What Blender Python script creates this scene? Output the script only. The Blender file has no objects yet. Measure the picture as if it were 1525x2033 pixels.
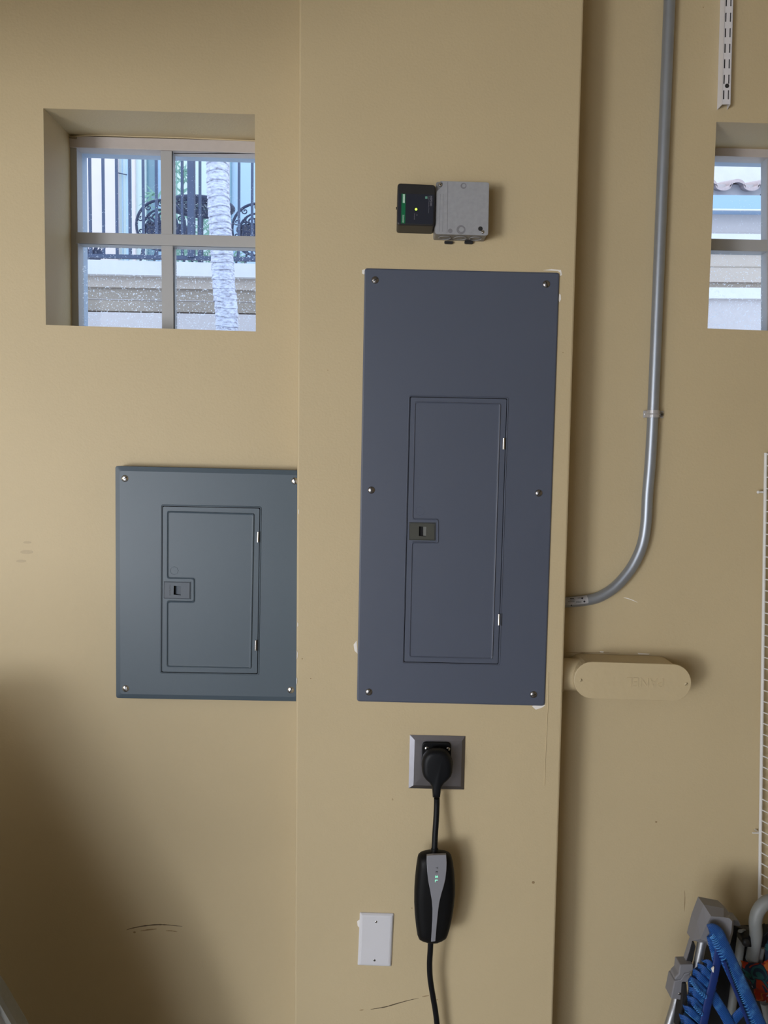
import bpy, bmesh, math, random
from mathutils import Vector, Matrix
random.seed(7)
S = bpy.context.scene
COL = S.collection

# ------------------------------------------------------------ camera
FPX = 1527.0
CAM = Vector((0.0, -1.58, 1.60))
PITCH = math.radians(4.305)
ROLL = math.radians(0.95)
fw = Vector((0, math.cos(PITCH), -math.sin(PITCH)))
r0 = Vector((1, 0, 0)); u0 = r0.cross(fw)
rt = r0 * math.cos(ROLL) + u0 * math.sin(ROLL)
up = -r0 * math.sin(ROLL) + u0 * math.cos(ROLL)
cd = bpy.data.cameras.new('camera'); cam = bpy.data.objects.new('camera', cd); COL.objects.link(cam)
cam.matrix_world = Matrix(((rt.x, up.x, -fw.x, CAM.x), (rt.y, up.y, -fw.y, CAM.y), (rt.z, up.z, -fw.z, CAM.z), (0, 0, 0, 1)))
cd.sensor_fit = 'HORIZONTAL'; cd.sensor_width = 36.0; cd.lens = 36.0 * FPX / 1525.0
cd.clip_start = 0.05; cd.clip_end = 200
S.camera = cam

# ------------------------------------------------------------ world, daylight, exposure
W_ = bpy.data.worlds.new('sky'); S.world = W_; W_.use_nodes = True
bg = W_.node_tree.nodes['Background']
bg.inputs[0].default_value = (0.66, 0.80, 1.0, 1); bg.inputs[1].default_value = 2.35

def area(name, loc, target, sx, sy, power, color):
    l = bpy.data.lights.new(name, 'AREA'); l.shape = 'RECTANGLE'; l.size = sx; l.size_y = sy
    l.energy = power; l.color = color
    o = bpy.data.objects.new(name, l); COL.objects.link(o); o.location = loc
    o.rotation_euler = (Vector(target) - Vector(loc)).to_track_quat('-Z', 'Y').to_euler()
    return o
# daylight coming in through the open garage door behind and to the left of the camera
area('garage_door_daylight', (-3.35, -4.55, 0.85), (-3.35, 0.0, 0.85), 1.35, 1.3, 112, (0.975, 0.985, 1.0))
area('garage_door_sky', (-2.75, -4.58, 1.08), (-2.75, 0.0, 1.08), 3.2, 2.0, 58, (0.975, 0.985, 1.0))
S.view_settings.view_transform = 'Standard'; S.view_settings.look = 'None'
S.view_settings.gamma = 1.0; S.view_settings.exposure = 0.08; S.view_settings.use_curve_mapping = False

# ------------------------------------------------------------ helpers
WALL = 0.10          # plane of the back wall; the column front stands at y = 0
def U(px, py, Y):
    """point on the plane y=Y seen at photograph position (px, py)"""
    d = fw + rt * ((px - 762.5) / FPX) - up * ((py - 1016.5) / FPX)
    t = (Y - CAM.y) / d.y
    return CAM + d * t
def pxm(Y):  # metres per pixel at plane Y
    return (Y - CAM.y) / FPX

def mat(name, col, rough=0.6, metal=0.0, noise=0.0, nscale=20.0, bump=0.0, bscale=200.0, spec=0.5, emit=None, estr=0.0, coat=0.0):
    m = bpy.data.materials.new(name); m.use_nodes = True
    nt = m.node_tree; b = nt.nodes['Principled BSDF']
    b.inputs['Base Color'].default_value = (*col, 1)
    b.inputs['Roughness'].default_value = rough; b.inputs['Metallic'].default_value = metal
    b.inputs['Specular IOR Level'].default_value = spec
    b.inputs['Coat Weight'].default_value = coat
    tc = nt.nodes.new('ShaderNodeTexCoord')
    if noise > 0:
        n = nt.nodes.new('ShaderNodeTexNoise'); n.inputs['Scale'].default_value = nscale; n.inputs['Detail'].default_value = 5
        nt.links.new(tc.outputs['Object'], n.inputs['Vector'])
        mx = nt.nodes.new('ShaderNodeMix'); mx.data_type = 'RGBA'
        mx.inputs[6].default_value = (*[c * (1 - noise) for c in col], 1)
        mx.inputs[7].default_value = (*[min(1, c * (1 + noise)) for c in col], 1)
        nt.links.new(n.outputs['Fac'], mx.inputs[0]); nt.links.new(mx.outputs[2], b.inputs['Base Color'])
    if bump > 0:
        n2 = nt.nodes.new('ShaderNodeTexNoise'); n2.inputs['Scale'].default_value = bscale; n2.inputs['Detail'].default_value = 3
        nt.links.new(tc.outputs['Object'], n2.inputs['Vector'])
        bp = nt.nodes.new('ShaderNodeBump'); bp.inputs['Strength'].default_value = bump; bp.inputs['Distance'].default_value = 0.002
        nt.links.new(n2.outputs['Fac'], bp.inputs['Height']); nt.links.new(bp.outputs['Normal'], b.inputs['Normal'])
    if emit:
        b.inputs['Emission Color'].default_value = (*emit, 1); b.inputs['Emission Strength'].default_value = estr
    return m

PAINT = (0.555, 0.452, 0.280)
M = dict(
    paint=mat('tan_wall_paint', PAINT, 0.55, noise=0.045, nscale=5, bump=0.22, bscale=220, spec=0.35),
    boxpaint=mat('tan_paint_over_plastic', PAINT, 0.45, noise=0.03, nscale=12, bump=0.3, bscale=90, spec=0.4),
    chip=mat('bare_white_plaster', (0.85, 0.82, 0.78), 0.8, noise=0.08, nscale=150),
    scuff=mat('dark_scuff', (0.10, 0.07, 0.04), 0.8, noise=0.5, nscale=300),
    smudge=mat('faint_smudge', (0.47, 0.375, 0.235), 0.6, noise=0.1, nscale=80),
    scufflight=mat('brown_scuff', (0.30, 0.21, 0.11), 0.8, noise=0.4, nscale=300),
    concrete=mat('concrete_floor', (0.36, 0.345, 0.32), 0.3, noise=0.15, nscale=6),
    ceiling=mat('ceiling_paint', (0.62, 0.56, 0.45), 0.8, noise=0.03),
    steel_big=mat('indigo_grey_enamel', (0.080, 0.095, 0.138), 0.42, noise=0.03, nscale=8, bump=0.05, bscale=500, spec=0.5),
    steel_small=mat('slate_grey_enamel', (0.066, 0.094, 0.122), 0.43, noise=0.03, nscale=8, bump=0.05, bscale=500, spec=0.5),
    dark_gap=mat('panel_interior_black', (0.006, 0.006, 0.008), 0.9),
    latch_olive=mat('olive_black_latch', (0.050, 0.052, 0.042), 0.5, noise=0.1, nscale=60),
    latch_slate=mat('slate_latch', (0.080, 0.098, 0.125), 0.5, noise=0.05, nscale=60),
    screw=mat('zinc_screw', (0.62, 0.62, 0.63), 0.22, 1.0),
    screwdark=mat('weathered_screw', (0.28, 0.27, 0.27), 0.32, 1.0, noise=0.2, nscale=300),
    slot=mat('painted_slot_shade', (0.02, 0.02, 0.02), 0.9),  # dark colour standing in for shade in slots, holes and gaps
    stainless=mat('brushed_stainless', (0.27, 0.265, 0.29), 0.36, 1.0, noise=0.06, nscale=40),
    galv=mat('galvanised_tube', (0.34, 0.37, 0.42), 0.42, 0.65, noise=0.08, nscale=25),
    strapmetal=mat('zinc_strap', (0.46, 0.45, 0.46), 0.35, 0.35, noise=0.1, nscale=200),
    galvbox=mat('galvanised_box_plate', (0.335, 0.345, 0.375), 0.55, 0.15, noise=0.13, nscale=130),
    galvside=mat('galvanised_box_side', (0.27, 0.27, 0.28), 0.5, 0.5, noise=0.12, nscale=60),
    mark=mat('grey_die_mark', (0.20, 0.20, 0.22), 0.6, noise=0.25, nscale=200),
    blackplastic=mat('black_plastic', (0.004, 0.0042, 0.005), 0.5, spec=0.18),
    rubber=mat('black_cable_rubber', (0.004, 0.0048, 0.007), 0.5, spec=0.22),
    greyplastic_dark=mat('dark_grey_housing', (0.018, 0.018, 0.020), 0.45, spec=0.4),
    navy=mat('navy_label', (0.014, 0.018, 0.032), 0.35),
    green=mat('green_label', (0.0, 0.14, 0.055), 0.4),
    mintwhite=mat('pale_print', (0.55, 0.78, 0.66), 0.5),
    greyprint=mat('grey_print', (0.24, 0.24, 0.29), 0.5),
    darkprint=mat('dark_print', (0.01, 0.01, 0.015), 0.5),
    teal_print=mat('teal_icon', (0.12, 0.30, 0.24), 0.5),
    led_yellow=mat('yellow_green_lamp', (0.3, 0.6, 0.05), 0.4, emit=(0.62, 1.0, 0.12), estr=1.2),
    led_green=mat('green_lamp', (0.2, 0.7, 0.5), 0.4, emit=(0.22, 1.0, 0.55), estr=1.3),
    silver=mat('satin_silver_insert', (0.27, 0.275, 0.31), 0.4, 0.2),
    whiteplate=mat('white_plate', (0.66, 0.66, 0.70), 0.40, noise=0.01),
    whitemetal=mat('white_enamel_metal', (0.72, 0.71, 0.75), 0.40),
    whitewire=mat('white_vinyl_wire', (0.72, 0.71, 0.70), 0.40),
    sticker=mat('grey_white_sticker', (0.75, 0.74, 0.76), 0.5, noise=0.08, nscale=200),
    winframe=mat('beige_grey_window_frame', (0.50, 0.45, 0.43), 0.5, noise=0.06, nscale=60, bump=0.15, bscale=150),
    winmull=mat('grey_window_muntin', (0.41, 0.41, 0.42), 0.42, noise=0.02),
    caulk=mat('dirty_caulk', (0.26, 0.21, 0.15), 0.8, noise=0.4, nscale=120),
    alu=mat('aluminium_chair_tube', (0.50, 0.52, 0.56), 0.40, 0.9),
    greyplastic=mat('grey_chair_plastic', (0.20, 0.20, 0.22), 0.5, noise=0.04, nscale=40),
    greypipe=mat('pale_grey_pipe', (0.20, 0.21, 0.21), 0.5),
    blackfab=mat('black_fabric', (0.008, 0.008, 0.010), 0.8),
    greyfab=mat('grey_board_face', (0.36, 0.36, 0.385), 0.8, noise=0.1, nscale=90),
    greyrim=mat('grey_board_rim', (0.24, 0.24, 0.225), 0.8, noise=0.1, nscale=90),
    iron=mat('blue_black_iron', (0.050, 0.062, 0.115), 0.6),
    ironlight=mat('slate_fence_iron', (0.075, 0.095, 0.16), 0.6),
    ext_white=mat('white_stucco', (0.72, 0.69, 0.69), 0.9, noise=0.08, nscale=12, bump=0.4, bscale=60),
    ext_pink=mat('pinkish_stucco', (0.74, 0.64, 0.63), 0.9, noise=0.05, nscale=6, bump=0.3, bscale=40),
    ext_beige=mat('beige_stucco', (0.52, 0.43, 0.365), 0.9, noise=0.06, nscale=20),
    ext_brown=mat('brown_grey_stucco', (0.36, 0.295, 0.24), 0.9, noise=0.12, nscale=40),
    ext_lav=mat('pale_grey_stucco', (0.56, 0.50, 0.49), 0.9, noise=0.05, nscale=30),
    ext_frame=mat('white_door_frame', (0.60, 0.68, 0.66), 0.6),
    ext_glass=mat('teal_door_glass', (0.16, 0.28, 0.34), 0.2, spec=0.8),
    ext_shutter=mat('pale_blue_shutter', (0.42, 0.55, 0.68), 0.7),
    ext_reveal=mat('sky_tinted_reveal', (0.42, 0.50, 0.62), 0.8),  # white paint, with the blue of the sky's light put into its colour
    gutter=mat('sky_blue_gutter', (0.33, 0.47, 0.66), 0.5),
    tile=mat('pink_clay_tile', (0.52, 0.40, 0.38), 0.85, noise=0.2, nscale=60),
    leaf=mat('pale_green_leaf', (0.20, 0.36, 0.28), 0.6, noise=0.3, nscale=20),
    bark_pot=mat('clay_pot', (0.35, 0.22, 0.16), 0.8),
    grass=mat('outdoor_paving', (0.72, 0.70, 0.66), 0.9, noise=0.1),
)

def new_obj(name, me, m=None, parent=None, smooth=False):
    """link a mesh given in world coordinates; origin moves to the middle of the mesh"""
    vs = [v.co for v in me.vertices]
    c = Vector([(min(v[i] for v in vs) + max(v[i] for v in vs)) / 2 for i in range(3)])
    me.transform(Matrix.Translation(-c))
    if smooth:
        for p in me.polygons: p.use_smooth = True
        me.set_sharp_from_angle(angle=math.radians(38))
    o = bpy.data.objects.new(name, me)
    if m: me.materials.append(M[m] if isinstance(m, str) else m)
    COL.objects.link(o)
    if parent:
        o.parent = parent; o.location = c - wloc(parent)
    else: o.location = c
    return o
def wloc(o):
    l = o.location.copy()
    while o.parent: o = o.parent; l += o.location
    return l
def thing(name, label, cat, loc, group=None):
    o = bpy.data.objects.new(name, None); COL.objects.link(o); o.location = Vector(loc)
    o.empty_display_size = 0.05
    o['label'] = label; o['category'] = cat
    if group: o['group'] = group
    return o
def tag(o, label=None, cat=None, group=None, kind=None):
    if label: o['label'] = label
    if cat: o['category'] = cat
    if group: o['group'] = group
    if kind: o['kind'] = kind
    return o
def bm_mesh(bm, name='m', recalc=True):
    if recalc: bmesh.ops.recalc_face_normals(bm, faces=bm.faces)
    me = bpy.data.meshes.new(name); bm.to_mesh(me); bm.free(); return me

def area2(p): return sum(p[i][0] * p[(i + 1) % len(p)][1] - p[(i + 1) % len(p)][0] * p[i][1] for i in range(len(p))) / 2
def offset(pts, d):
    """inset a closed polygon by d (positive = shrink)"""
    n = len(pts); sgn = 1 if area2(pts) > 0 else -1; out = []
    for i in range(n):
        a, b, c = pts[i - 1], pts[i], pts[(i + 1) % n]
        e1 = (b[0] - a[0], b[1] - a[1]); e2 = (c[0] - b[0], c[1] - b[1])
        l1 = math.hypot(*e1) or 1e-9; l2 = math.hypot(*e2) or 1e-9
        n1 = (-e1[1] / l1 * sgn, e1[0] / l1 * sgn); n2 = (-e2[1] / l2 * sgn, e2[0] / l2 * sgn)
        bx, by = n1[0] + n2[0], n1[1] + n2[1]; k = 1 + n1[0] * n2[0] + n1[1] * n2[1]
        k = max(k, 0.35)
        out.append((b[0] + bx * d / k, b[1] + by * d / k))
    return out
def rnd(pts, r, seg=4):
    """round polygon corners; r number or list"""
    n = len(pts); out = []
    for i in range(n):
        a, b, c = pts[i - 1], pts[i], pts[(i + 1) % n]
        rr = r[i] if isinstance(r, (list, tuple)) else r
        if rr <= 0: out.append(b); continue
        va = Vector((a[0] - b[0], a[1] - b[1])); vc = Vector((c[0] - b[0], c[1] - b[1]))
        d = min(rr, va.length * 0.45, vc.length * 0.45)
        p0 = Vector(b) + va.normalized() * d; p1 = Vector(b) + vc.normalized() * d
        for k in range(seg + 1):
            t = k / seg; q = p0 * (1 - t) ** 2 + Vector(b) * 2 * t * (1 - t) + p1 * t * t
            out.append((q.x, q.y))
    return out
def loft(rings, cap0=True, cap1=True, bm=None):
    """rings: lists of 3D points with equal counts"""
    bm = bm or bmesh.new(); vr = [[bm.verts.new(p) for p in r] for r in rings]
    n = len(rings[0])
    for a, b in zip(vr, vr[1:]):
        for i in range(n): bm.faces.new((a[i], a[(i + 1) % n], b[(i + 1) % n], b[i]))
    if cap0: bm.faces.new(vr[0])
    if cap1: bm.faces.new(vr[-1])
    return bm
def slab(pts, Yf, Yb, ch=0.0, bm=None, Yref=None):
    """polygon traced at plane Yref (default Yf), standing from Yf to Yb, front edge chamfered by ch metres"""
    Yr = Yf if Yref is None else Yref
    k = pxm(Yr)
    def ring(p, Y):
        out = []
        for q in p:
            v = U(q[0], q[1], Yr); v.y = Y; out.append(v)
        return out
    rings = []
    if ch > 0:
        rings.append(ring(offset(pts, ch / k), Yf)); rings.append(ring(offset(pts, ch * 0.3 / k), Yf + ch * 0.3)); rings.append(ring(pts, Yf + ch))
    else: rings.append(ring(pts, Yf))
    rings.append(ring(pts, Yb))
    return loft(rings, bm=bm)
def slab_holes(outer, holes, Yf, Yb, bm=None):
    """plate with through holes (outlines as (x,z) world tuples)"""
    bm = bm or bmesh.new()
    f0 = len(bm.faces)
    edges = []; loops = []
    for lp in [outer] + holes:
        vs = [bm.verts.new((p[0], Yf, p[1])) for p in lp]; loops.append(vs)
        for i in range(len(vs)): edges.append(bm.edges.new((vs[i], vs[(i + 1) % len(vs)])))
    r = bmesh.ops.triangle_fill(bm, use_beauty=True, use_dissolve=False, edges=edges, normal=(0, -1, 0))
    fs = [g for g in r['geom'] if isinstance(g, bmesh.types.BMFace)]
    mp = {}
    for lp in loops:
        for v in lp: mp[v] = bm.verts.new((v.co.x, Yb, v.co.z))
    for f in fs: bm.faces.new([mp[v] for v in reversed(f.verts)])
    for lp in loops:
        for i in range(len(lp)):
            a, b = lp[i], lp[(i + 1) % len(lp)]
            bm.faces.new((a, b, mp[b], mp[a]))
    return bm
def xz(pts, Y): return [(U(p[0], p[1], Y).x, U(p[0], p[1], Y).z) for p in pts]
def box(c, s, bm=None):
    bm = bm or bmesh.new(); x, y, z = c; a, b, d = s[0] / 2, s[1] / 2, s[2] / 2
    v = [bm.verts.new((x + i * a, y + j * b, z + k * d)) for i, j, k in
         ((-1, -1, -1), (1, -1, -1), (1, 1, -1), (-1, 1, -1), (-1, -1, 1), (1, -1, 1), (1, 1, 1), (-1, 1, 1))]
    for f in ((0, 1, 2, 3), (4, 5, 6, 7), (0, 1, 5, 4), (1, 2, 6, 5), (2, 3, 7, 6), (3, 0, 4, 7)): bm.faces.new([v[i] for i in f])
    return bm
def circ(cx, cy, r, n=24, ry=None): return [(cx + r * math.cos(2 * math.pi * i / n), cy + (ry or r) * math.sin(2 * math.pi * i / n)) for i in range(n)]
def smooth_path(pts, n=6):
    """Catmull-Rom through 3D points"""
    P = [Vector(p) for p in pts]; out = []
    for i in range(len(P) - 1):
        p0 = P[max(i - 1, 0)]; p1 = P[i]; p2 = P[i + 1]; p3 = P[min(i + 2, len(P) - 1)]
        for k in range(n):
            t = k / n
            out.append(0.5 * ((2 * p1) + (p2 - p0) * t + (2 * p0 - 5 * p1 + 4 * p2 - p3) * t * t + (3 * p1 - p0 - 3 * p2 + p3) * t ** 3))
    out.append(P[-1]); return out
def tube(path, r, n=16, bm=None, flat=1.0, front=None, rf=None, closed=False):
    """sweep a (possibly flattened) ring; front = vector kept along the thin direction"""
    path = [Vector(p) for p in path]; m = len(path); rings = []
    nrm = Vector(front) if front else None
    for i, p in enumerate(path):
        if closed: t = (path[(i + 1) % m] - path[i - 1]).normalized()
        else: t = (path[min(i + 1, m - 1)] - path[max(i - 1, 0)]).normalized()
        if nrm is None:
            nrm = t.orthogonal().normalized()
        nn = (nrm - t * nrm.dot(t)).normalized()
        if front is None: nrm = nn
        bb = t.cross(nn)
        rr = rf(i / (m - 1)) if rf else r
        rings.append([p + bb * (rr * math.cos(2 * math.pi * k / n)) + nn * (rr * flat * math.sin(2 * math.pi * k / n)) for k in range(n)])
    if closed: rings.append(rings[0]);
    return loft(rings, cap0=not closed, cap1=not closed, bm=bm)
def dome(c, r, h, ax=(0, -1, 0), n=20, k=5, bm=None):
    ax = Vector(ax).normalized(); a = ax.orthogonal().normalized(); b = ax.cross(a); rings = []
    for i in range(k):
        t = i / k * math.pi / 2
        rings.append([Vector(c) + ax * (h * math.sin(t)) + (a * math.cos(2 * math.pi * j / n) + b * math.sin(2 * math.pi * j / n)) * (r * math.cos(t)) for j in range(n)])
    t = 0.985 * math.pi / 2
    rings.append([Vector(c) + ax * h + (a * math.cos(2 * math.pi * j / n) + b * math.sin(2 * math.pi * j / n)) * (r * math.cos(t)) for j in range(n)])
    return loft(rings, bm=bm)
def screw(px, py, Y, rpx, parent, m='screwdark', h=0.0022, ang=45, phillips=False):
    c = U(px, py, Y); r = rpx * pxm(Y)
    o = new_obj('screw', bm_mesh(dome(c + Vector((0, 0.0004, 0)), r, h + 0.0004)), m, parent, True)
    bm = bmesh.new(); a = math.radians(ang)
    d = Vector((math.cos(a), 0, math.sin(a))); e = Vector((-math.sin(a), 0, math.cos(a)))
    for dd, ee in (((d, e), (e, d)) if phillips else ((d, e),)):
        L = r * (0.55 if phillips else 0.86); w = r * 0.11
        q = [c + dd * L + ee * w, c + dd * L - ee * w, c - dd * L - ee * w, c - dd * L + ee * w]
        # follows the dome as a shallow strip
        rings = []
        for s_ in range(9):
            t = -1 + s_ / 4
            y = -h * math.sqrt(max(0, 1 - (t * L / r) ** 2)) - 0.00008
            p = c + dd * (L * t)
            rings.append([p + ee * w + Vector((0, y, 0)), p - ee * w + Vector((0, y, 0)), p - ee * w + Vector((0, y + 0.0004, 0)), p + ee * w + Vector((0, y + 0.0004, 0))])
        loft(rings, bm=bm)
    new_obj('slot', bm_mesh(bm), 'slot', o)
    return o
def text_mesh(body, center, h, rot=0.0, ext=0.00015, width=None, sx=1.0):
    cu = bpy.data.curves.new('t', 'FONT'); cu.body = body; cu.size = 1.0; cu.extrude = 0.0; cu.align_x = 'CENTER'; cu.align_y = 'CENTER'
    cu.resolution_u = 2
    o = bpy.data.objects.new('t', cu); COL.objects.link(o)
    dg = bpy.context.evaluated_depsgraph_get(); dg.update()
    me = bpy.data.meshes.new_from_object(o.evaluated_get(dg)); bpy.data.objects.remove(o); bpy.data.curves.remove(cu)
    xs = [v.co.x for v in me.vertices]; ys = [v.co.y for v in me.vertices]
    cx, cy = (min(xs) + max(xs)) / 2, (min(ys) + max(ys)) / 2; hh = max(ys) - min(ys); ww = max(xs) - min(xs)
    s = h / hh; kx = (width / ww) if width else s * sx
    ca, sa = math.cos(rot), math.sin(rot)
    for v in me.vertices:
        x, y = (v.co.x - cx) * kx, (v.co.y - cy) * s
        v.co = Vector((center[0] + x * ca - y * sa, center[1], center[2] + x * sa + y * ca))
    bm = bmesh.new(); bm.from_mesh(me); bpy.data.meshes.remove(me)
    r = bmesh.ops.extrude_face_region(bm, geom=list(bm.faces))
    for g in r['geom']:
        if isinstance(g, bmesh.types.BMVert): g.co.y += ext
    return bm_mesh(bm)
def letters(name, body, px, py, Y, hpx, m, parent, rot=0.0, wpx=None, ext=0.00015):
    k = pxm(Y)
    return new_obj(name, text_mesh(body, U(px, py, Y), hpx * k, rot, ext, wpx * k if wpx else None), m, parent)

# ------------------------------------------------------------ room shell
XL, XR, YF, ZC = -4.6, 2.6, -4.7, 3.0
OUTY = WALL + 0.14      # inner face of the window units
def struct(name, me, m): return tag(new_obj(name, me, m), kind='structure')
struct('floor', bm_mesh(box(((XL + XR) / 2, (YF + WALL) / 2, -0.05), (XR - XL, WALL - YF, 0.1))), 'concrete')
struct('ceiling', bm_mesh(box(((XL + XR) / 2, (YF + WALL) / 2, ZC + 0.05), (XR - XL, WALL - YF, 0.1))), 'ceiling')
struct('wall_left', bm_mesh(box((XL - 0.05, (YF + WALL) / 2, ZC / 2), (0.1, WALL - YF, ZC))), 'paint')
struct('wall_right', bm_mesh(box((XR + 0.05, (YF + WALL) / 2, ZC / 2), (0.1, WALL - YF, ZC))), 'paint')
# front wall with the open garage door
struct('wall_front', bm_mesh(slab_holes([(XL - .1, 0), (XR + .1, 0), (XR + .1, ZC), (XL - .1, ZC)],
       [[(-4.4, 0.02), (-1.1, 0.02), (-1.1, 2.15), (-4.4, 2.15)]], YF - 0.1, YF)), 'paint')
W1 = [(86, 215), (506, 227), (508, 658), (91, 645)]
W2 = [(1422.5, 242), (1850, 254), (1846, 668), (1405, 652)]
wall = struct('wall_back', bm_mesh(slab_holes([(XL - .1, 0), (XR + .1, 0), (XR + .1, ZC), (XL - .1, ZC)],
       [xz(W1, WALL), xz(W2, WALL)], WALL, WALL + 0.17)), 'paint')
# outer skin of the same wall: smaller openings, white reveals with sky blue put into the colour
OY = WALL + 0.171
W1o = [(151, 292), (560, 304), (560, 672), (154, 662)]
W2o = [(1400, 308), (1760, 316), (1760, 680), (1385, 668)]
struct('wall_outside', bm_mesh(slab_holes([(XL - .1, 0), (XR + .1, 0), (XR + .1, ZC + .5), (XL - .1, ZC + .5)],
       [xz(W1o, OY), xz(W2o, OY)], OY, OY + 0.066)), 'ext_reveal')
# column (built-out chase)
c0, c1, c2, c3 = U(594.5, -60, 0), U(1161.5, -60, 0), U(1096, 2080, 0), U(584.5, 2080, 0)
def colx(a, b, z): t = (z - a.z) / (b.z - a.z); return a.x + (b.x - a.x) * t
cl0, cl1, cr0, cr1 = colx(c0, c3, ZC), colx(c0, c3, 0), colx(c1, c2, ZC), colx(c1, c2, 0)
def ringz(z, l, r, e=0.004):
    return [Vector((l, WALL, z)), Vector((l, e, z)), Vector((l + e * .3, e * .3, z)), Vector((l + e, 0, z)), Vector((r - e, 0, z)), Vector((r - e * .3, e * .3, z)), Vector((r, e, z)), Vector((r, WALL, z))]
column = struct('wall_column', bm_mesh(loft([ringz(0, cl1, cr1), ringz(ZC, cl0, cr0)])), 'paint')
struct('ground', bm_mesh(box((0, 12, -0.06), (40, 23.2, 0.1))), 'grass')
struct('driveway', bm_mesh(box((-2.5, YF - 5.1, -0.06), (20, 10, 0.1))), 'ext_lav')

# unseen garage door, added under the ceiling to darken the wall's top left
gd = thing('added_garage_door', 'white sectional garage door, added out of view under the ceiling to shade the top left wall', 'garage door', (-2.75, -2.85, 2.15))
for k_ in range(6):
    y0_ = -4.55 + k_ * 0.61
    new_obj('door_section', bm_mesh(box((-2.75, y0_ + 0.3, 2.19), (3.6, 0.6, 0.04))), 'whitemetal', gd)
for x_ in (-4.56, -0.935):
    new_obj('track', bm_mesh(box((x_, -2.75, 2.19), (0.03, 3.5, 0.05))), 'galvside', gd)
    new_obj('hanger', bm_mesh(box((x_, -1.3, 2.6), (0.03, 0.03, 0.8))), 'galvside', gd)
# unseen wheeled bin, added outside the frame to shade the lower left wall
wb = thing('shade_bin', 'dark grey wheeled bin, added out of view on the left to shade the lower wall', 'bin', (-1.05, -0.65, 0))
def rr3(x0, x1, y0, y1, z, r=.05):
    P = rnd([(x0, y0), (x1, y0), (x1, y1), (x0, y1)], r, 4); return [Vector((a, b, z)) for a, b in P]
new_obj('body', bm_mesh(loft([rr3(-1.27, -.84, -.86, -.46, .06), rr3(-1.33, -.78, -.92, -.40, .94), rr3(-1.35, -.765, -.935, -.385, .95), rr3(-1.35, -.765, -.935, -.385, .98)])), 'greyplastic_dark', wb)
new_obj('lid', bm_mesh(loft([rr3(-1.35, -.765, -.935, -.385, .983), rr3(-1.35, -.765, -.935, -.385, 1.0), rr3(-1.30, -.81, -.89, -.43, 1.045), rr3(-1.2, -.9, -.8, -.5, 1.055)])), 'greyplastic_dark', wb)
new_obj('handle', bm_mesh(tube([Vector((-1.25, -.36, .96)), Vector((-.86, -.36, .96))], .014, 12)), 'greyplastic_dark', wb, True)
for x_ in (-1.29, -.82):
    new_obj('wheel', bm_mesh(tube([Vector((x_ - .025, -.45, .161)), Vector((x_ + .025, -.45, .161))], .10, 24)), 'blackplastic', wb, True)

for o_ in wb.children: o_.location += Vector((-0.50, -0.55, -0.06))

# ---- marks on the paint (thin worn films that belong to the wall)
def film(name, pts, Y, m, parent, th=0.0003):
    return new_obj(name, bm_mesh(slab(pts, Y - th, Y + 0.0002)), m, parent)
def streak(name, pts, w, Y, m, parent):
    """thin tapered streak through pixel points"""
    P = smooth_path([(p[0], p[1], 0) for p in pts], 6); n = len(P); L = []; R = []
    for i, p in enumerate(P):
        t = (P[min(i + 1, n - 1)] - P[max(i - 1, 0)]).normalized(); nn = Vector((-t.y, t.x, 0))
        f = math.sin(math.pi * min(max(i / (n - 1), 0.03), 0.97)) ** 0.6 * w / 2 * (0.75 + 0.5 * random.random())
        L.append((p.x + nn.x * f, p.y + nn.y * f)); R.append((p.x - nn.x * f, p.y - nn.y * f))
    return film(name, L + R[::-1], Y, m, parent)
streak('scuff_mark', [(251, 1846.5), (262, 1843), (285, 1838.5), (310, 1836), (335, 1836.5), (362, 1839.5)], 2.0, WALL, 'scuff', wall)
streak('scuff_mark', [(279, 1848.5), (295, 1846), (311, 1844.5)], 2.4, WALL, 'scufflight', wall)
streak('scuff_mark', [(329, 1848), (340, 1848.3), (352, 1850)], 1.6, WALL, 'scufflight', wall)
film('scuff_mark', circ(267, 1851, 2.6, 10, 1.8), WALL, 'scufflight', wall)
streak('scuff_mark', [(736, 2004), (752, 2001.5), (768, 1998.5), (790, 1992), (812, 1986), (831, 1982)], 1.7, 0, 'scuff', column)
streak('scuff_mark', [(714, 2006), (722, 2005)], 1.5, 0, 'scufflight', column)
streak('scuff_mark', [(838, 1979), (852, 1976.5)], 1.4, 0, 'scufflight', column)
for (x, y, r) in ((1396.5, 14.5, 1.2), (592, 1440, 2.2), (1303, 1632, 2.2)):
    Y = 0 if 594 < x < 1100 else WALL
    if x == 592: x = 590
    film('speck', circ(x, y, r, 8, r * .8), Y, 'scufflight', wall if Y else column)
for (x, y, r) in ((600, 1308, 1.2), (617, 1347, 1.2), (780, 1588, 1.0), (779, 1586, .8), (1059, 1752, 3.0), (818, 1803, 1.3), (868, 1985, 1.2), (651, 735, 1.0), (1118, 700, 1.0)):
    film('speck', circ(x, y, r, 8, r * .9), 0, 'scufflight', column)
streak('scuff_mark', [(1359.5, 1768), (1360, 1785), (1359, 1810)], 1.2, WALL, 'scufflight', wall)
streak('scuff_mark', [(1238, 1186), (1252, 1190), (1266, 1196)], 1.6, WALL, 'chip', wall)
streak('scuff_mark', [(760, 1128), (766, 1142)], 1.2, 0, 'scufflight', column)
for (x, y, a_, b_) in ((54, 1077, 8, 2.5), (53, 1096, 13, 4), (42, 1114, 10, 3)):
    film('smudge', circ(x, y, a_, 16, b_), WALL, 'smudge', wall)
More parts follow.
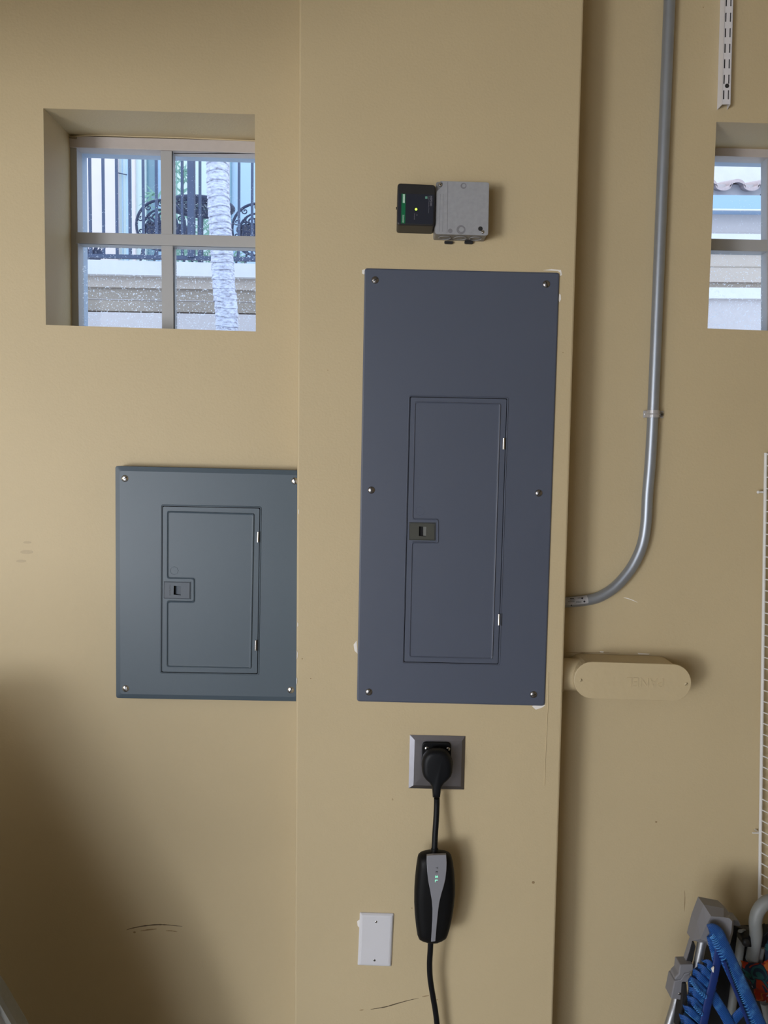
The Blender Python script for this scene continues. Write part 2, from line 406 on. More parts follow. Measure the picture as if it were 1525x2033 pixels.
# paint chips around the electrical plates
for pts in ([(1078, 536.5), (1108, 538), (1112.5, 542), (1112, 548), (1116, 546), (1114, 536), (1095, 534)],
            [(1110, 583), (1113.5, 585), (1114, 594), (1111, 600), (1109, 596)],
            [(708, 1272), (702, 1280), (704, 1292), (710, 1298)],
            [(1056, 1402), (1064, 1409), (1076, 1405), (1083, 1400), (1070, 1398)],
            [(719, 536), (727, 534), (723, 545), (719, 543)]):
    film('paint_chip', pts, 0, 'chip', column, 0.0005)
for (x, y, l) in ((592.3, 1016, 6), (590.5, 1240, 5), (589.5, 1300, 9), (588.5, 1352, 8)):
    film('paint_chip', [(x, y - l), (x + 1.6, y - l * .4), (x + 1.3, y + l * .5), (x, y + l)], -0.0002, 'chip', column, 0.0004)
new_obj('paint_ridge', bm_mesh(tube([U(1089, 1335, -.0002), U(1088, 1400, -.0002), U(1083, 1500, -.0002), U(1081, 1560, -.0002)], 0.0009, 6)), 'paint', column, True)

# ------------------------------------------------------------ windows
def glass_mat():
    m = bpy.data.materials.new('rain_speckled_glass'); m.use_nodes = True; nt = m.node_tree; nt.nodes.clear()
    out = nt.nodes.new('ShaderNodeOutputMaterial'); tr = nt.nodes.new('ShaderNodeBsdfTransparent'); tr.inputs[0].default_value = (0.97, 0.99, 1, 1)
    gl = nt.nodes.new('ShaderNodeBsdfGlossy'); gl.inputs['Roughness'].default_value = 0.03
    mx = nt.nodes.new('ShaderNodeMixShader'); mx.inputs[0].default_value = 0.03
    nt.links.new(tr.outputs[0], mx.inputs[1]); nt.links.new(gl.outputs[0], mx.inputs[2])
    tc = nt.nodes.new('ShaderNodeTexCoord')
    vo = nt.nodes.new('ShaderNodeTexVoronoi'); vo.inputs['Scale'].default_value = 290; vo.feature = 'F1'
    nt.links.new(tc.outputs['Object'], vo.inputs['Vector'])
    lt = nt.nodes.new('ShaderNodeMath'); lt.operation = 'LESS_THAN'
    nt.links.new(vo.outputs['Distance'], lt.inputs[0])
    # drop size varies from cell to cell and grows towards the bottom of the pane
    geo = nt.nodes.new('ShaderNodeNewGeometry'); sep = nt.nodes.new('ShaderNodeSeparateXYZ'); nt.links.new(geo.outputs['Position'], sep.inputs[0])
    mr = nt.nodes.new('ShaderNodeMapRange'); mr.inputs[1].default_value = 2.30; mr.inputs[2].default_value = 1.98; mr.inputs[3].default_value = 0.08; mr.inputs[4].default_value = 0.50
    nt.links.new(sep.outputs['Z'], mr.inputs[0])
    s2 = nt.nodes.new('ShaderNodeSeparateColor'); nt.links.new(vo.outputs['Color'], s2.inputs[0])
    pw = nt.nodes.new('ShaderNodeMath'); pw.operation = 'POWER'; pw.inputs[1].default_value = 3.0; nt.links.new(s2.outputs[0], pw.inputs[0])
    ml = nt.nodes.new('ShaderNodeMath'); ml.operation = 'MULTIPLY'
    nt.links.new(pw.outputs[0], ml.inputs[0]); nt.links.new(mr.outputs[0], ml.inputs[1]); nt.links.new(ml.outputs[0], lt.inputs[1])
    tl = nt.nodes.new('ShaderNodeBsdfTranslucent'); tl.inputs[0].default_value = (0.95, 0.97, 1, 1)
    m2 = nt.nodes.new('ShaderNodeMixShader'); sc = nt.nodes.new('ShaderNodeMath'); sc.operation = 'MULTIPLY'; sc.inputs[1].default_value = 0.7
    nt.links.new(lt.outputs[0], sc.inputs[0]); nt.links.new(sc.outputs[0], m2.inputs[0])
    nt.links.new(mx.outputs[0], m2.inputs[1]); nt.links.new(tl.outputs[0], m2.inputs[2]); nt.links.new(m2.outputs[0], out.inputs[0])
    return m
M['glass'] = glass_mat()
FY = OUTY
def window(n, px0, bars, panes, loc):
    w = bpy.data.objects.new('window_%d' % n, None); COL.objects.link(w); w.location = loc; w['kind'] = 'structure'
    for nm, pts, yf, yb, m in bars:
        new_obj(nm, bm_mesh(slab(pts, yf, yb, 0.0012)), m, w)
    for pts in panes:
        new_obj('pane', bm_mesh(slab(pts, FY + 0.019, FY + 0.022)), 'glass', w)
    return w
w1 = window(1, 0, [
    ('top_rail', [(131, 269.5), (520, 280), (520, 304), (131, 292)], FY - 0.006, FY + 0.03, 'winframe'),
    ('side_rail', [(131.5, 270), (151.8, 270), (156.8, 665), (136, 665)], FY - 0.002, FY + 0.03, 'winmull'),
    ('bottom_rail', [(131, 665), (520, 675), (520, 690), (131, 680)], FY - 0.006, FY + 0.03, 'winmull'),
    ('muntin', [(318.5, 290), (341.3, 290), (345.5, 675), (321.5, 675)], FY - 0.001, FY + 0.028, 'winmull'),
    ('muntin', [(150, 460.5), (520, 469), (520, 491.5), (150, 483)], FY - 0.004, FY + 0.03, 'winmull'),
], [[(153, 291), (319, 296), (320, 464), (154, 461)], [(341, 296), (520, 301), (520, 469), (342, 465)],
    [(154, 482), (321, 486), (322, 672), (156, 668)], [(343, 486), (520, 490), (520, 678), (344, 672)]], U(320, 470, FY))
new_obj('caulk_bead', bm_mesh(tube(smooth_path([U(135, 271, FY - .007), U(200, 268.5, FY - .007), U(270, 271, FY - .007), U(340, 272.5, FY - .007), U(420, 276, FY - .007), U(515, 280, FY - .007)], 5), 0.0016, 8)), 'paint', w1, True)
new_obj('caulk_bead', bm_mesh(tube([U(133.5, 272, FY - .005), U(152, 274, FY - .007)], 0.0028, 8)), 'caulk', w1, True)
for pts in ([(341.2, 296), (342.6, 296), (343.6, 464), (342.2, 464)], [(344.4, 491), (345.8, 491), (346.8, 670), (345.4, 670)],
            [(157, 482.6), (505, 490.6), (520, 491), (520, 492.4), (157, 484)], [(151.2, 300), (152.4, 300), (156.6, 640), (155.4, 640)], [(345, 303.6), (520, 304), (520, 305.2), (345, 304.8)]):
    new_obj('gap_shade_line', bm_mesh(slab(pts, FY - 0.0012, FY + 0.001)), 'slot', w1)  # dark strips painted for the shadow lines beside the window bars
w2 = window(2, 0, [
    ('top_rail', [(1390, 286.5), (1760, 297), (1760, 320), (1390, 308.5)], FY - 0.006, FY + 0.03, 'winframe'),
    ('bottom_rail', [(1370, 668), (1760, 682), (1760, 698), (1370, 684)], FY - 0.006, FY + 0.03, 'winmull'),
    ('muntin', [(1523, 300), (1546, 300), (1546, 680), (1523, 680)], FY - 0.001, FY + 0.028, 'winmull'),
    ('muntin', [(1390, 473), (1760, 481), (1760, 505), (1390, 496.5)], FY - 0.004, FY + 0.03, 'winmull'),
    ('side_rail', [(1735, 296), (1760, 296), (1760, 690), (1735, 690)], FY - 0.002, FY + 0.03, 'winmull'),
], [[(1385, 306), (1524, 310), (1524, 476), (1385, 474)], [(1545, 310), (1740, 316), (1740, 482), (1545, 477)],
    [(1375, 495), (1524, 498), (1524, 676), (1372, 674)], [(1545, 498), (1740, 503), (1740, 690), (1545, 682)]], U(1540, 480, FY))

# ------------------------------------------------------------ load centre panels
def pane_quad(pts, f): return pts
def load_center(name, label, corners, Yf, thick, m, rim, door, inner, notch, latch, hinges, screws, scm, bump_at, latchm, crn=5):
    base = U((corners[0][0] + corners[2][0]) / 2, (corners[0][1] + corners[2][1]) / 2, Yf)
    t = thing(name, label, 'electrical panel', base)
    oute = lambda d: rnd(offset(corners, d), crn, 3)
    outer = oute(0)
    hole = offset(rnd(door, 3, 2), 1.2)
    bm = slab_holes(xz(oute(rim[0]), Yf), [xz(hole, Yf)], Yf, Yf + 0.0016)
    # folded rim of the cover
    def ring(p, Y, f=None):
        out = []
        for q in p:
            v = U(q[0], q[1], Yf); v.y = Y; out.append(v)
        return out
    e = rim[0]
    loft([ring(oute(e), Yf), ring(oute(0.6), Yf + rim[1]), ring(outer, Yf + rim[1] + 0.001), ring(outer, Yf + thick)], cap0=False, cap1=False, bm=bm)
    new_obj('cover', bm_mesh(bm), m, t)
    # box behind the door opening
    new_obj('back_box', bm_mesh(slab(offset(door, -8), Yf + 0.0075, Yf + thick - 0.0006)), 'dark_gap', t)
    # pressed bead round the opening
    P = [U(p[0], p[1], Yf - 0.0001) for p in rnd(offset(door, -0.6), 4, 4)]
    new_obj('door_surround', bm_mesh(tube(P, 0.0011, 8, closed=True)), m, t, True)
    # door leaf with pressed raised field and the notch for the latch
    lq = [(latch[0] + 1, latch[1] + 1), (latch[2] - 1, latch[1] + 2), (latch[2] - 1.5, latch[3]), (latch[0] + .5, latch[3] - 1)]
    dl = new_obj('door', bm_mesh(slab_holes(xz(rnd(offset(door, 2.6), 2.5, 2), Yf), [xz(lq, Yf)], Yf - 0.0002, Yf + 0.002)), m, t)
    nx0, nx1, ny0, ny1 = notch
    i0, i1, i2, i3 = inner
    def ex(y): f = (y - i0[1]) / (i3[1] - i0[1]); return i0[0] + (i3[0] - i0[0]) * f
    poly = [i0, i1, i2, i3, (ex(ny1), ny1), (nx1, ny1 + 1), (nx1, ny0 + 1), (ex(ny0), ny0)]
    raw = poly
    polyo = lambda d: rnd(offset(raw, d), [4, 4, 4, 4, 5, 5, 5, 5], 4)
    k = pxm(Yf)
    def pr(p, Y):
        out = []
        for q in p:
            v = U(q[0], q[1], Yf); v.y = Y; out.append(v)
        return out
    rings = [pr(polyo(0), Yf + 0.0001), pr(polyo(0.5), Yf - 0.0019), pr(polyo(1.4), Yf - 0.0027), pr(polyo(2.3), Yf - 0.0022), pr(polyo(3.1), Yf - 0.0012), pr(polyo(4.2), Yf - 0.0010)]
    bm = loft(rings, cap0=True, cap1=True)
    new_obj('raised_field', bm_mesh(bm), m, dl)
    if bump_at:
        P = [U(p[0], p[1], Yf - 0.0011) for p in circ(bump_at[0], bump_at[1], bump_at[2], 8)]
        new_obj('pressed_ring', bm_mesh(tube(P, 0.00035, 6, closed=True)), m, dl, True)
    # latch: frame, recessed finger pull
    lx0, ly0, lx1, ly1 = latch
    sk = 0.024
    def q(x0, y0, x1, y1): return [(x0, y0), (x1, y0 + 1), (x1 - .5, y1 + 1), (x0 - .5, y1)]
    lh = new_obj('latch', bm_mesh(slab_holes(xz(rnd(q(lx0, ly0, lx1, ly1), 1.5, 2), Yf), [xz(q(lx0 + (lx1 - lx0) * .37, ly0 + 6.5, lx0 + (lx1 - lx0) * .66, ly1 - 6.5), Yf)], Yf - 0.0016, Yf + 0.0008)), latchm, t)
    new_obj('latch_rim', bm_mesh(tube([U(a, b, Yf - 0.0008) for a, b in q(lx0 - 1, ly0 - 1, lx1 + 1.5, ly1 + 1)], 0.0009, 6, closed=True)), latchm, lh)
    xa, xb = lx0 + (lx1 - lx0) * .37, lx0 + (lx1 - lx0) * .66
    bm = bmesh.new()
    A = [U(xa, ly0 + 6.5, Yf), U(xb, ly0 + 7, Yf), U(xb, ly1 - 6, Yf), U(xa, ly1 - 6.5, Yf)]
    # sloping tongue inside the pull
    A[0].y = A[3].y = Yf + 0.007; A[1].y = A[2].y = Yf + 0.0006
    B = [v + Vector((0, 0.0006, 0)) for v in A]
    loft([A, B], bm=bm)
    new_obj('finger_pull', bm_mesh(bm), latchm, lh)
    for (hx, hy, hw, hh) in hinges:
        P = [U(hx, hy - hh / 2, Yf - 0.0018), U(hx - .6, hy + hh / 2, Yf - 0.0018)]
        h = new_obj('hinge', bm_mesh(tube(P, hw / 2 * k, 12)), 'screw', t, True)
        new_obj('hinge_slot', bm_mesh(slab([(hx + hw * .5, hy - hh / 2 - 1), (hx + hw * 1.3, hy - hh / 2 - 1), (hx + hw * 1.3 - .6, hy + hh / 2 + 1), (hx + hw * .5 - .6, hy + hh / 2 + 1)], Yf - 0.0003, Yf + 0.001)), 'slot', h)
    for i, (sx, sy) in enumerate(screws):
        screw(sx, sy, Yf - 0.0001, 7.3 if crn > 5 else 7.2, t, scm, 0.0028, ang=(35, -70, 80, 60, 50, 20)[i % 6])
    return t
big = load_center('electrical_panel', 'large indigo-grey electrical panel with a long narrow door, on the tan column',
    [(724, 532), (1111.5, 541), (1082, 1402), (708.5, 1393)], -0.004, 0.0038, 'steel_big', (3.0, 0.0012),
    [(813, 786), (1008.5, 790), (991, 1320), (800, 1316)], [(822.5, 797), (994.5, 801), (978.5, 1309), (811.5, 1305)],
    (813, 868, 1032, 1075), (814, 1038.5, 863, 1070.5), [(1000.5, 881, 5, 22), (991, 1230, 5, 22)],
    [(745, 556), (1085, 564), (737.5, 973), (1070, 979), (732.5, 1374), (1059.5, 1379)], 'screwdark', (834, 1015, 9), 'latch_olive', 6)
small = load_center('electrical_panel', 'smaller slate-grey electrical panel left of the column, square with a short door',
    [(228, 925), (600, 934), (597, 1393.5), (229.5, 1387)], 0.064, 0.0355, 'steel_small', (9.5, 0.0024),
    [(321, 1003), (518, 1007), (513, 1339.5), (319, 1336)], [(331.5, 1014), (505.5, 1019), (499.5, 1327.5), (330.5, 1324)],
    (330, 384, 1149, 1192), (327, 1156, 377, 1187), [(512.5, 1066, 4.5, 20), (508, 1281, 4.5, 20)],
    [(248, 950), (585.5, 955), (249.5, 1367), (577.5, 1370)], 'screw', (346, 1133, 8), 'latch_slate', 5)
letters('lettering', 'HOMELINE', 337.5, 1172, 0.0623, 2.6, 'darkprint', [c for c in small.children if c.name.startswith('latch')][0], rot=-math.pi / 2, wpx=21)

# ------------------------------------------------------------ junction box and surge protector
JF = -0.047
jb = thing('junction_box', 'square galvanised metal junction box with blank cover, above the large panel', 'junction box', U(916, 420, 0))
body = [(866, 361), (970, 364), (967.5, 467), (863, 464)]
new_obj('box_body', bm_mesh(slab(rnd(body, 4, 3), JF + 0.002, -0.0003)), 'galvside', jb)
cov = [(868, 359), (971.5, 362), (969.5, 467.5), (864, 464.5), (864, 378), (878, 364), (873, 359)]
cov = [(874, 359), (971.5, 362), (969.5, 467.5), (864.5, 464.5), (866.5, 380.5), (879, 369), (879.5, 362.5)]
cv = new_obj('cover', bm_mesh(slab(rnd(cov, [1, 4, 5, 5, 1, 3, 2], 3), JF - 0.0012, JF + 0.0018, 0.0005)), 'galvbox', jb)
new_obj('crease', bm_mesh(slab([(888.7, 361), (889.7, 361), (888.2, 463), (887.2, 463)], JF - 0.0014, JF - 0.0010)), 'mark', cv)
for x in (874, 880):
    new_obj('crease', bm_mesh(slab([(x, 385), (x + .6, 385), (x - .9, 460), (x - 1.5, 460)], JF - 0.0013, JF - 0.0010)), 'mark', cv)
for (x, y, r, ri) in ((920.5, 369, 6, 3.6), (915.5, 456, 9, 5), (894, 458.5, 4.6, 0)):
    if ri:
        o = xz(circ(x, y, r, 16), JF - .0013); i_ = xz(circ(x + .6, y - .4, ri, 12), JF - .0013)
        new_obj('die_mark', bm_mesh(slab_holes(o, [i_], JF - 0.00135, JF - 0.0010)), 'mark', cv)
    else: new_obj('die_mark', bm_mesh(slab(circ(x, y, r, 16), JF - 0.00135, JF - 0.0010)), 'mark', cv)
screw(874.5, 367, JF + 0.001, 4.2, jb, 'screw', 0.003, 40)
screw(958.5, 460.5, JF - 0.0012, 3.8, jb, 'screw', 0.0022, 30)
new_obj('screw_hole', bm_mesh(slab(circ(954, 454, 4.6, 16), JF - 0.0014, JF - 0.0010)), 'slot', cv)
# knockouts on the underside
bz = U(863, 464, JF).z
for (x, r) in ((883, .012), (914, .012), (944, .012)):
    c = U(x, 472, -0.022); bz_ = U(x, 464.5 + (x - 863) * .028, JF).z
    P = [Vector((c.x + r * math.cos(a * math.pi / 9), -0.023 + r * math.sin(a * math.pi / 9), bz_ - 0.0002)) for a in range(18)]
    new_obj('knockout', bm_mesh(tube(P, 0.0006, 6, closed=True)), 'galvbox', jb, True)
for x in (891, 931):
    new_obj('mounting_tab', bm_mesh(slab(rnd([(x - 9, 478), (x + 9, 478.5), (x + 8, 484), (x - 8, 483.5)], 3, 3), -0.006, -0.0008, 0.0004)), 'greyplastic_dark', jb)
    
sp = thing('surge_protector', 'small black plastic box with green stripe and lit lamp, left of the junction box', 'surge protector', U(826, 412, 0))
SF = -0.055
o4 = [(789.5, 363), (865, 366.5), (863, 448.5), (788, 446.5)]
rr = rnd(o4, [7, 7, 6, 6], 5)
def prn(p, Y, Yr=SF):
    out = []
    for q in p:
        v = U(q[0], q[1], Yr); v.y = Y; out.append(v)
    return out
bm = loft([prn(offset(rr, 2.5), SF), prn(offset(rr, 0.8), SF + 0.0008), prn(rr, SF + 0.003), prn(rr, -0.0004)])
new_obj('housing', bm_mesh(bm), 'greyplastic_dark', sp)
lb = new_obj('front_label', bm_mesh(slab(rnd([(791.5, 384), (861.5, 386.5), (860, 445), (790, 443.5)], [1, 1, 4, 4], 3), SF - 0.0005, SF + 0.0005, 0.0003)), 'navy', sp)
gs = new_obj('green_stripe', bm_mesh(slab([(797.5, 384.5), (805.5, 384.8), (804.5, 443.8), (796.5, 443.5)], SF - 0.0008, SF - 0.0004)), 'green', lb)
new_obj('label_box', bm_mesh(slab([(800, 385.5), (804, 385.7), (803.8, 403), (799.8, 402.8)], SF - 0.0010, SF - 0.0007)), 'mintwhite', lb)
letters('lettering', 'SQUARE D', 801.9, 394.3, SF - 0.0012, 2.4, 'green', lb, rot=-math.pi / 2, wpx=15.5)
letters('lettering', 'Schneider', 801, 434.5, SF - 0.0010, 3.4, 'mintwhite', lb, rot=-math.pi / 2, wpx=15)
letters('lettering', 'HEPD80', 856, 399, SF - 0.0008, 4.0, 'greyprint', lb, rot=-math.pi / 2, wpx=19)
letters('lettering', 'Surge Protective Device', 851.5, 406, SF - 0.0008, 1.9, 'greyprint', lb, rot=-math.pi / 2, wpx=32)
letters('lettering', 'Protected', 823, 430, SF - 0.0008, 1.7, 'greyprint', lb, rot=-math.pi / 2, wpx=11)
letters('lettering', 'OK', 827.8, 427, SF - 0.0008, 1.7, 'greyprint', lb, rot=-math.pi / 2)
new_obj('square_icon', bm_mesh(slab([(844.3, 389.8), (848.8, 389.9), (848.7, 394.7), (844.2, 394.6)], SF - 0.0008, SF - 0.0004)), 'teal_print', lb)
new_obj('indicator_lamp', bm_mesh(dome(U(826.2, 415.6, SF - 0.0004), 2.6 * pxm(SF), 0.0012)), 'led_yellow', sp, True)
new_obj('lamp_bezel', bm_mesh(slab(circ(826.2, 415.6, 4, 20), SF - 0.0007, SF)), 'blackplastic', sp)
new_obj('mounting_ear', bm_mesh(slab([(786, 411), (789, 411), (789, 415), (786.5, 415)], -0.004, -0.001)), 'greyplastic_dark', sp)

# ------------------------------------------------------------ receptacle plate, plug, charger, cable
op = thing('outlet_plate', 'square stainless steel outlet plate behind the black plug', 'outlet', U(867, 1515, 0))
oc = [(814, 1460), (924, 1462.5), (921.5, 1568.5), (811.5, 1566)]
mid = [(823.5, 1469), (917.5, 1471), (915, 1561.5), (821, 1559)]
bm = loft([prn(offset(oc, 22), -0.0046, -0.004), prn(mid, -0.0042, -0.004), prn(oc, -0.0015, -0.004), prn(oc, -0.0002, -0.004)])
new_obj('cover_plate', bm_mesh(bm), 'stainless', op)
rec = new_obj('receptacle', bm_mesh(slab(rnd([(838, 1474), (896, 1475), (895, 1532), (837, 1531)], 9, 4), -0.0105, -0.0040, 0.002)), 'blackplastic', op)
new_obj('receptacle_ring', bm_mesh(tube([U(p[0], p[1], -0.0108) for p in circ(868, 1517, 30, 32)], 0.0016, 8, closed=True)), 'greyplastic_dark', rec, True)
screw(847, 1486, -0.0100, 4.3, op, 'screw', 0.0018, 60)
screw(890, 1487, -0.0100, 4.3, op, 'screw', 0.0018, 60)

def sym_outline(rows):
    """rows: (y, xleft, xright) -> closed polygon"""
    return [(x1, y) for y, x0, x1 in rows] + [(x0, y) for y, x0, x1 in reversed(rows)]
pl = thing('power_plug', 'black rounded right-angle plug pushed into the stainless outlet plate', 'plug', U(868, 1525, -0.011))
rows = [(1492, 861, 876), (1494, 853, 885), (1499, 846, 891), (1506, 841, 896), (1515, 838.5, 899), (1526, 838, 900), (1537, 838.5, 899.5), (1545, 841, 897), (1552, 846, 891), (1558, 853, 883.5), (1564, 857, 879), (1570, 858.5, 876.5), (1580, 859.5, 875.5), (1588, 860, 874.5)]
out = sym_outline(rows)
PF = -0.046
def ringo(o_, k, Y, Yr=PF): return prn([(867.8 + (x - 867.8) * k, 1530 + (y - 1530) * (1 - (1 - k) * .6)) for x, y in o_], Y, Yr)
bm = loft([ringo(out, .6, PF + .000), ringo(out, .78, PF + 0.0010), ringo(out, .91, PF + 0.0040), ringo(out, .98, PF + 0.009), ringo(out, 1, PF + .015), ringo(out, .99, -0.0255), ringo(out, .93, -0.0215), ringo(out, .87, -0.020)])
new_obj('plug_body', bm_mesh(bm), 'rubber', pl, True)
base_ = [(x, y) for x, y in circ(868.5, 1521, 28, 32)]
new_obj('plug_base', bm_mesh(slab(base_, -0.0205, -0.0118, Yref=-0.02)), 'rubber', pl, True)
cp = smooth_path([U(867.3, 1585, -0.033), U(867.2, 1600, -0.033), U(865.8, 1630, -0.038), U(863.8, 1660, -0.046), U(862.5, 1695, -0.054)], 8)
new_obj('cable', bm_mesh(tube(cp, 6.0 * pxm(-0.033), 16)), 'rubber', pl, True)

ch = thing('charger_box', 'black hanging charger box with tapering silver insert and green lights', 'charger', U(863, 1780, -0.02))
cb = [(853, 1691), (872, 1691), (884, 1692.5), (892, 1695.5), (896.5, 1701), (899.5, 1712), (902, 1732), (903.5, 1755), (903.5, 1775), (901.5, 1797), (898, 1820), (893.5, 1840), (889.5, 1853), (886, 1860.5), (878, 1865.5), (868, 1869.5), (856, 1870.5), (848, 1869), (838, 1866), (831.5, 1862.5), (828.5, 1855), (826, 1838), (823.5, 1815), (822.3, 1790), (822.5, 1768), (824, 1745), (826.5, 1722), (829, 1706), (831, 1699), (836, 1695), (845, 1692.5)]
CF = -0.074
def rings_c(k, Y): return prn([(863 + (x - 863) * k, 1781 + (y - 1781) * (1 - (1 - k) * .5)) for x, y in cb], Y, -0.055)
bm = loft([rings_c(.5, CF - 0.001), rings_c(.72, CF + 0.0006), rings_c(.86, CF + 0.004), rings_c(.955, CF + 0.010), rings_c(1, CF + 0.018), rings_c(.99, CF + 0.028), rings_c(.92, CF + 0.036), rings_c(.78, CF + 0.040), rings_c(.6, CF + .041)])
# mild roundness of the face is kept by the smooth shading
body_o = new_obj('housing', bm_mesh(bm), 'blackplastic', ch, True)
new_obj('strain_relief', bm_mesh(tube([U(863, 1684, -0.052), U(863, 1690, -0.053), U(863, 1698, -0.054)], .01, 16, rf=lambda t: (7.0 + 4.5 * t) * pxm(-0.036))), 'blackplastic', ch, True)
so = [(847.5, 1699.5), (860, 1698), (886, 1697.5), (887, 1712), (886.5, 1728), (884.5, 1745), (881, 1760), (876.5, 1775), (872.5, 1792), (870, 1810), (867.5, 1835), (864.5, 1869), (856, 1870), (857.5, 1845), (858.5, 1825), (858.8, 1805), (857.5, 1788), (854.5, 1770), (850.5, 1750), (848.3, 1730), (847.3, 1712)]
si = new_obj('silver_insert', bm_mesh(slab(so, CF - 0.0030, CF + 0.004, 0.0008)), 'silver', ch)
# lower and upper ends sink into the rounded case
hk = CF - 0.0032
for i, (c_, y, m_) in enumerate((('T', 1723, 'darkprint'), ('E', 1732, 'darkprint'), ('S', 1740.8, 'led_green'), ('L', 1749.2, 'led_green'))):
    letters('lettering', c_, 867.6 - i * .35, y, hk, 4.6 if m_ == 'darkprint' else 5.2, m_, si, rot=-math.pi / 2, wpx=(4.6 if m_ == 'darkprint' else 5.0), ext=0.0004)
cp = smooth_path([U(855.5, 1862, -0.054), U(854.5, 1885, -0.052), U(853, 1915, -0.046), U(854.5, 1945, -0.040), U(860, 1980, -0.036), U(865, 2010, -0.033), U(869, 2045, -0.032), U(876, 2110, -0.035), U(892, 2250, -0.05), U(915, 2480, -0.08), U(960, 2640, -0.15)], 8)
new_obj('cable', bm_mesh(tube(cp, 5.8 * pxm(-0.03), 16)), 'rubber', ch, True)

bp_ = thing('blank_plate', 'white rectangular blank wall plate low on the column, left of the charger', 'wall plate', U(746, 1866, 0))
bo = [(714.5, 1813.5), (782, 1815.5), (777, 1920.5), (710, 1918)]
bm = loft([prn(rnd(offset(bo, d), 2, 2), y_, -0.005) for d, y_ in ((6, -0.0060), (3, -0.0052), (0.8, -0.003), (0, -0.0015), (0, -0.0002))])
new_obj('plate', bm_mesh(bm), 'whiteplate', bp_)
screw(747, 1830, -0.0056, 2.9, bp_, 'screw', 0.0009, 70)
screw(743.5, 1906.5, -0.0056, 3.2, bp_, 'screwdark', 0.0009, 30, phillips=True)
film('paint_chip', [(714, 1826), (709, 1829), (710, 1838), (713.5, 1842)], 0, 'chip', column, 0.0005)

# ------------------------------------------------------------ conduit, strap, sticker
CY = WALL - 0.0135
RC = 0.0117
pp = [(1335, -120), (1329.5, 0), (1321.5, 200), (1313.5, 400), (1305.5, 600), (1296.5, 820), (1291, 920), (1286, 980), (1282.5, 1040), (1275, 1082), (1259.5, 1118), (1239, 1147), (1216, 1169.5), (1189, 1185.5), (1166, 1191.5), (1140, 1194.5), (1118, 1196)]
path = smooth_path([U(x, y, CY) for x, y in pp], 8)
p0 = path[0]; topz = ZC
path = [Vector((p0.x + 0.05 * (ZC - p0.z), p0.y, ZC + 0.0))] + path
path[0].x = p0.x + (p0.x - path[3].x) / (p0.z - path[3].z) * (ZC - p0.z)
cdt = thing('conduit', 'grey galvanised metal conduit running down the wall right of the column and curving in', 'conduit', path[len(path) // 2])
new_obj('pipe', bm_mesh(tube(path, RC, 24)), 'galv', cdt, True)
# sticker wrapped round the front of the lower end
SPt = smooth_path([U(1119, 1196, CY), U(1140, 1194.5, CY), U(1154, 1193.2, CY), U(1165.5, 1191.6, CY)], 6)
bm = bmesh.new(); rows_ = []
for i, p in enumerate(SPt):
    t = (SPt[min(i + 1, len(SPt) - 1)] - SPt[max(i - 1, 0)]).normalized(); upv = Vector((0, -1, 0)).cross(t).normalized()
    if upv.z < 0: upv = -upv
    ro_ = RC + 0.00025; last = i == len(SPt) - 1
    rows_.append([bm.verts.new(p + upv * (ro_ * math.sin(a)) + Vector((0, -1, 0)) * (ro_ * math.cos(a))) for a in [math.radians(d) for d in ((range(-22, 80, 8)) if not last else [(-14 + k * 7.3) for k in range(13)])]])
for a, b in zip(rows_, rows_[1:]):
    for k in range(len(a) - 1): bm.faces.new((a[k], a[k + 1], b[k + 1], b[k]))
bmesh.ops.solidify(bm, geom=list(bm.faces), thickness=0.0002)
st = new_obj('sticker', bm_mesh(bm), 'sticker', cdt, True)
YS = CY - RC - 0.0008
letters('lettering', 'OMEGA', 1149, 1195.2, YS, 2.6, 'darkprint', st, rot=math.pi + 0.03, wpx=11)
for x, y in ((1160.5, 1194.2), (1156, 1187.8)):
    new_obj('diamond_logo', bm_mesh(slab([(x - 2.4, y), (x, y - 2.2), (x + 2.4, y), (x, y + 2.2)], YS + .0004, YS + .0008)), 'darkprint', st)
for (x0, x1, y, ww) in ((1128, 1141, 1194.4, 1.0), (1131, 1141, 1191.3, .8), (1132, 1140, 1188.2, .9), (1128, 1144, 1197.2, .6), (1147, 1154, 1187.5, .6)):
    new_obj('print_line', bm_mesh(slab([(x0, y), (x1, y - .3), (x1, y - .3 + ww), (x0, y + ww)], YS + (.0006 if y > 1190 else .003), YS + (.001 if y > 1190 else 0.004))), 'darkprint', st)
new_obj('marker_tick', bm_mesh(slab([(1134, 1197), (1135.8, 1197), (1135.4, 1203.5), (1133.8, 1203.5)], YS + 0.0012, YS + 0.003)), 'darkprint', cdt)
# one-hole strap
stp = thing('conduit_strap', 'small metal strap clamping the conduit to the wall halfway down', 'strap', U(1297, 822, WALL))
bm = bmesh.new(); c = U(1296.5, 822, CY); hw = 7.0 * pxm(CY); r1, r2 = RC + 0.0002, RC + 0.0017
prof = []
for d in range(0, 181, 12):
    a = math.radians(d); prof.append((-math.cos(a), math.sin(a)))
outer_ = [(-0.0165, 0.0)] + [(-r2 * 1.0, 0.0)] + [(r2 * x, 0.0135 + r2 * y) for x, y in prof] + [(r2, 0.0022), (0.0265, 0.0022)]
inner_ = [(0.0265, 0.0002), (r1, 0.0002)] + [(r1 * x, 0.0135 + r1 * y) for x, y in reversed(prof)] + [(-r1, 0.0002), (-0.0165, -0.0)]
pr_ = outer_ + inner_[:-1]
rings = []
for s_ in (-1, 1): rings.append([Vector((c.x + x, WALL - 0.0001 - y, c.z + s_ * hw)) for x, y in pr_])
new_obj('band', bm_mesh(loft(rings)), 'strapmetal', stp)
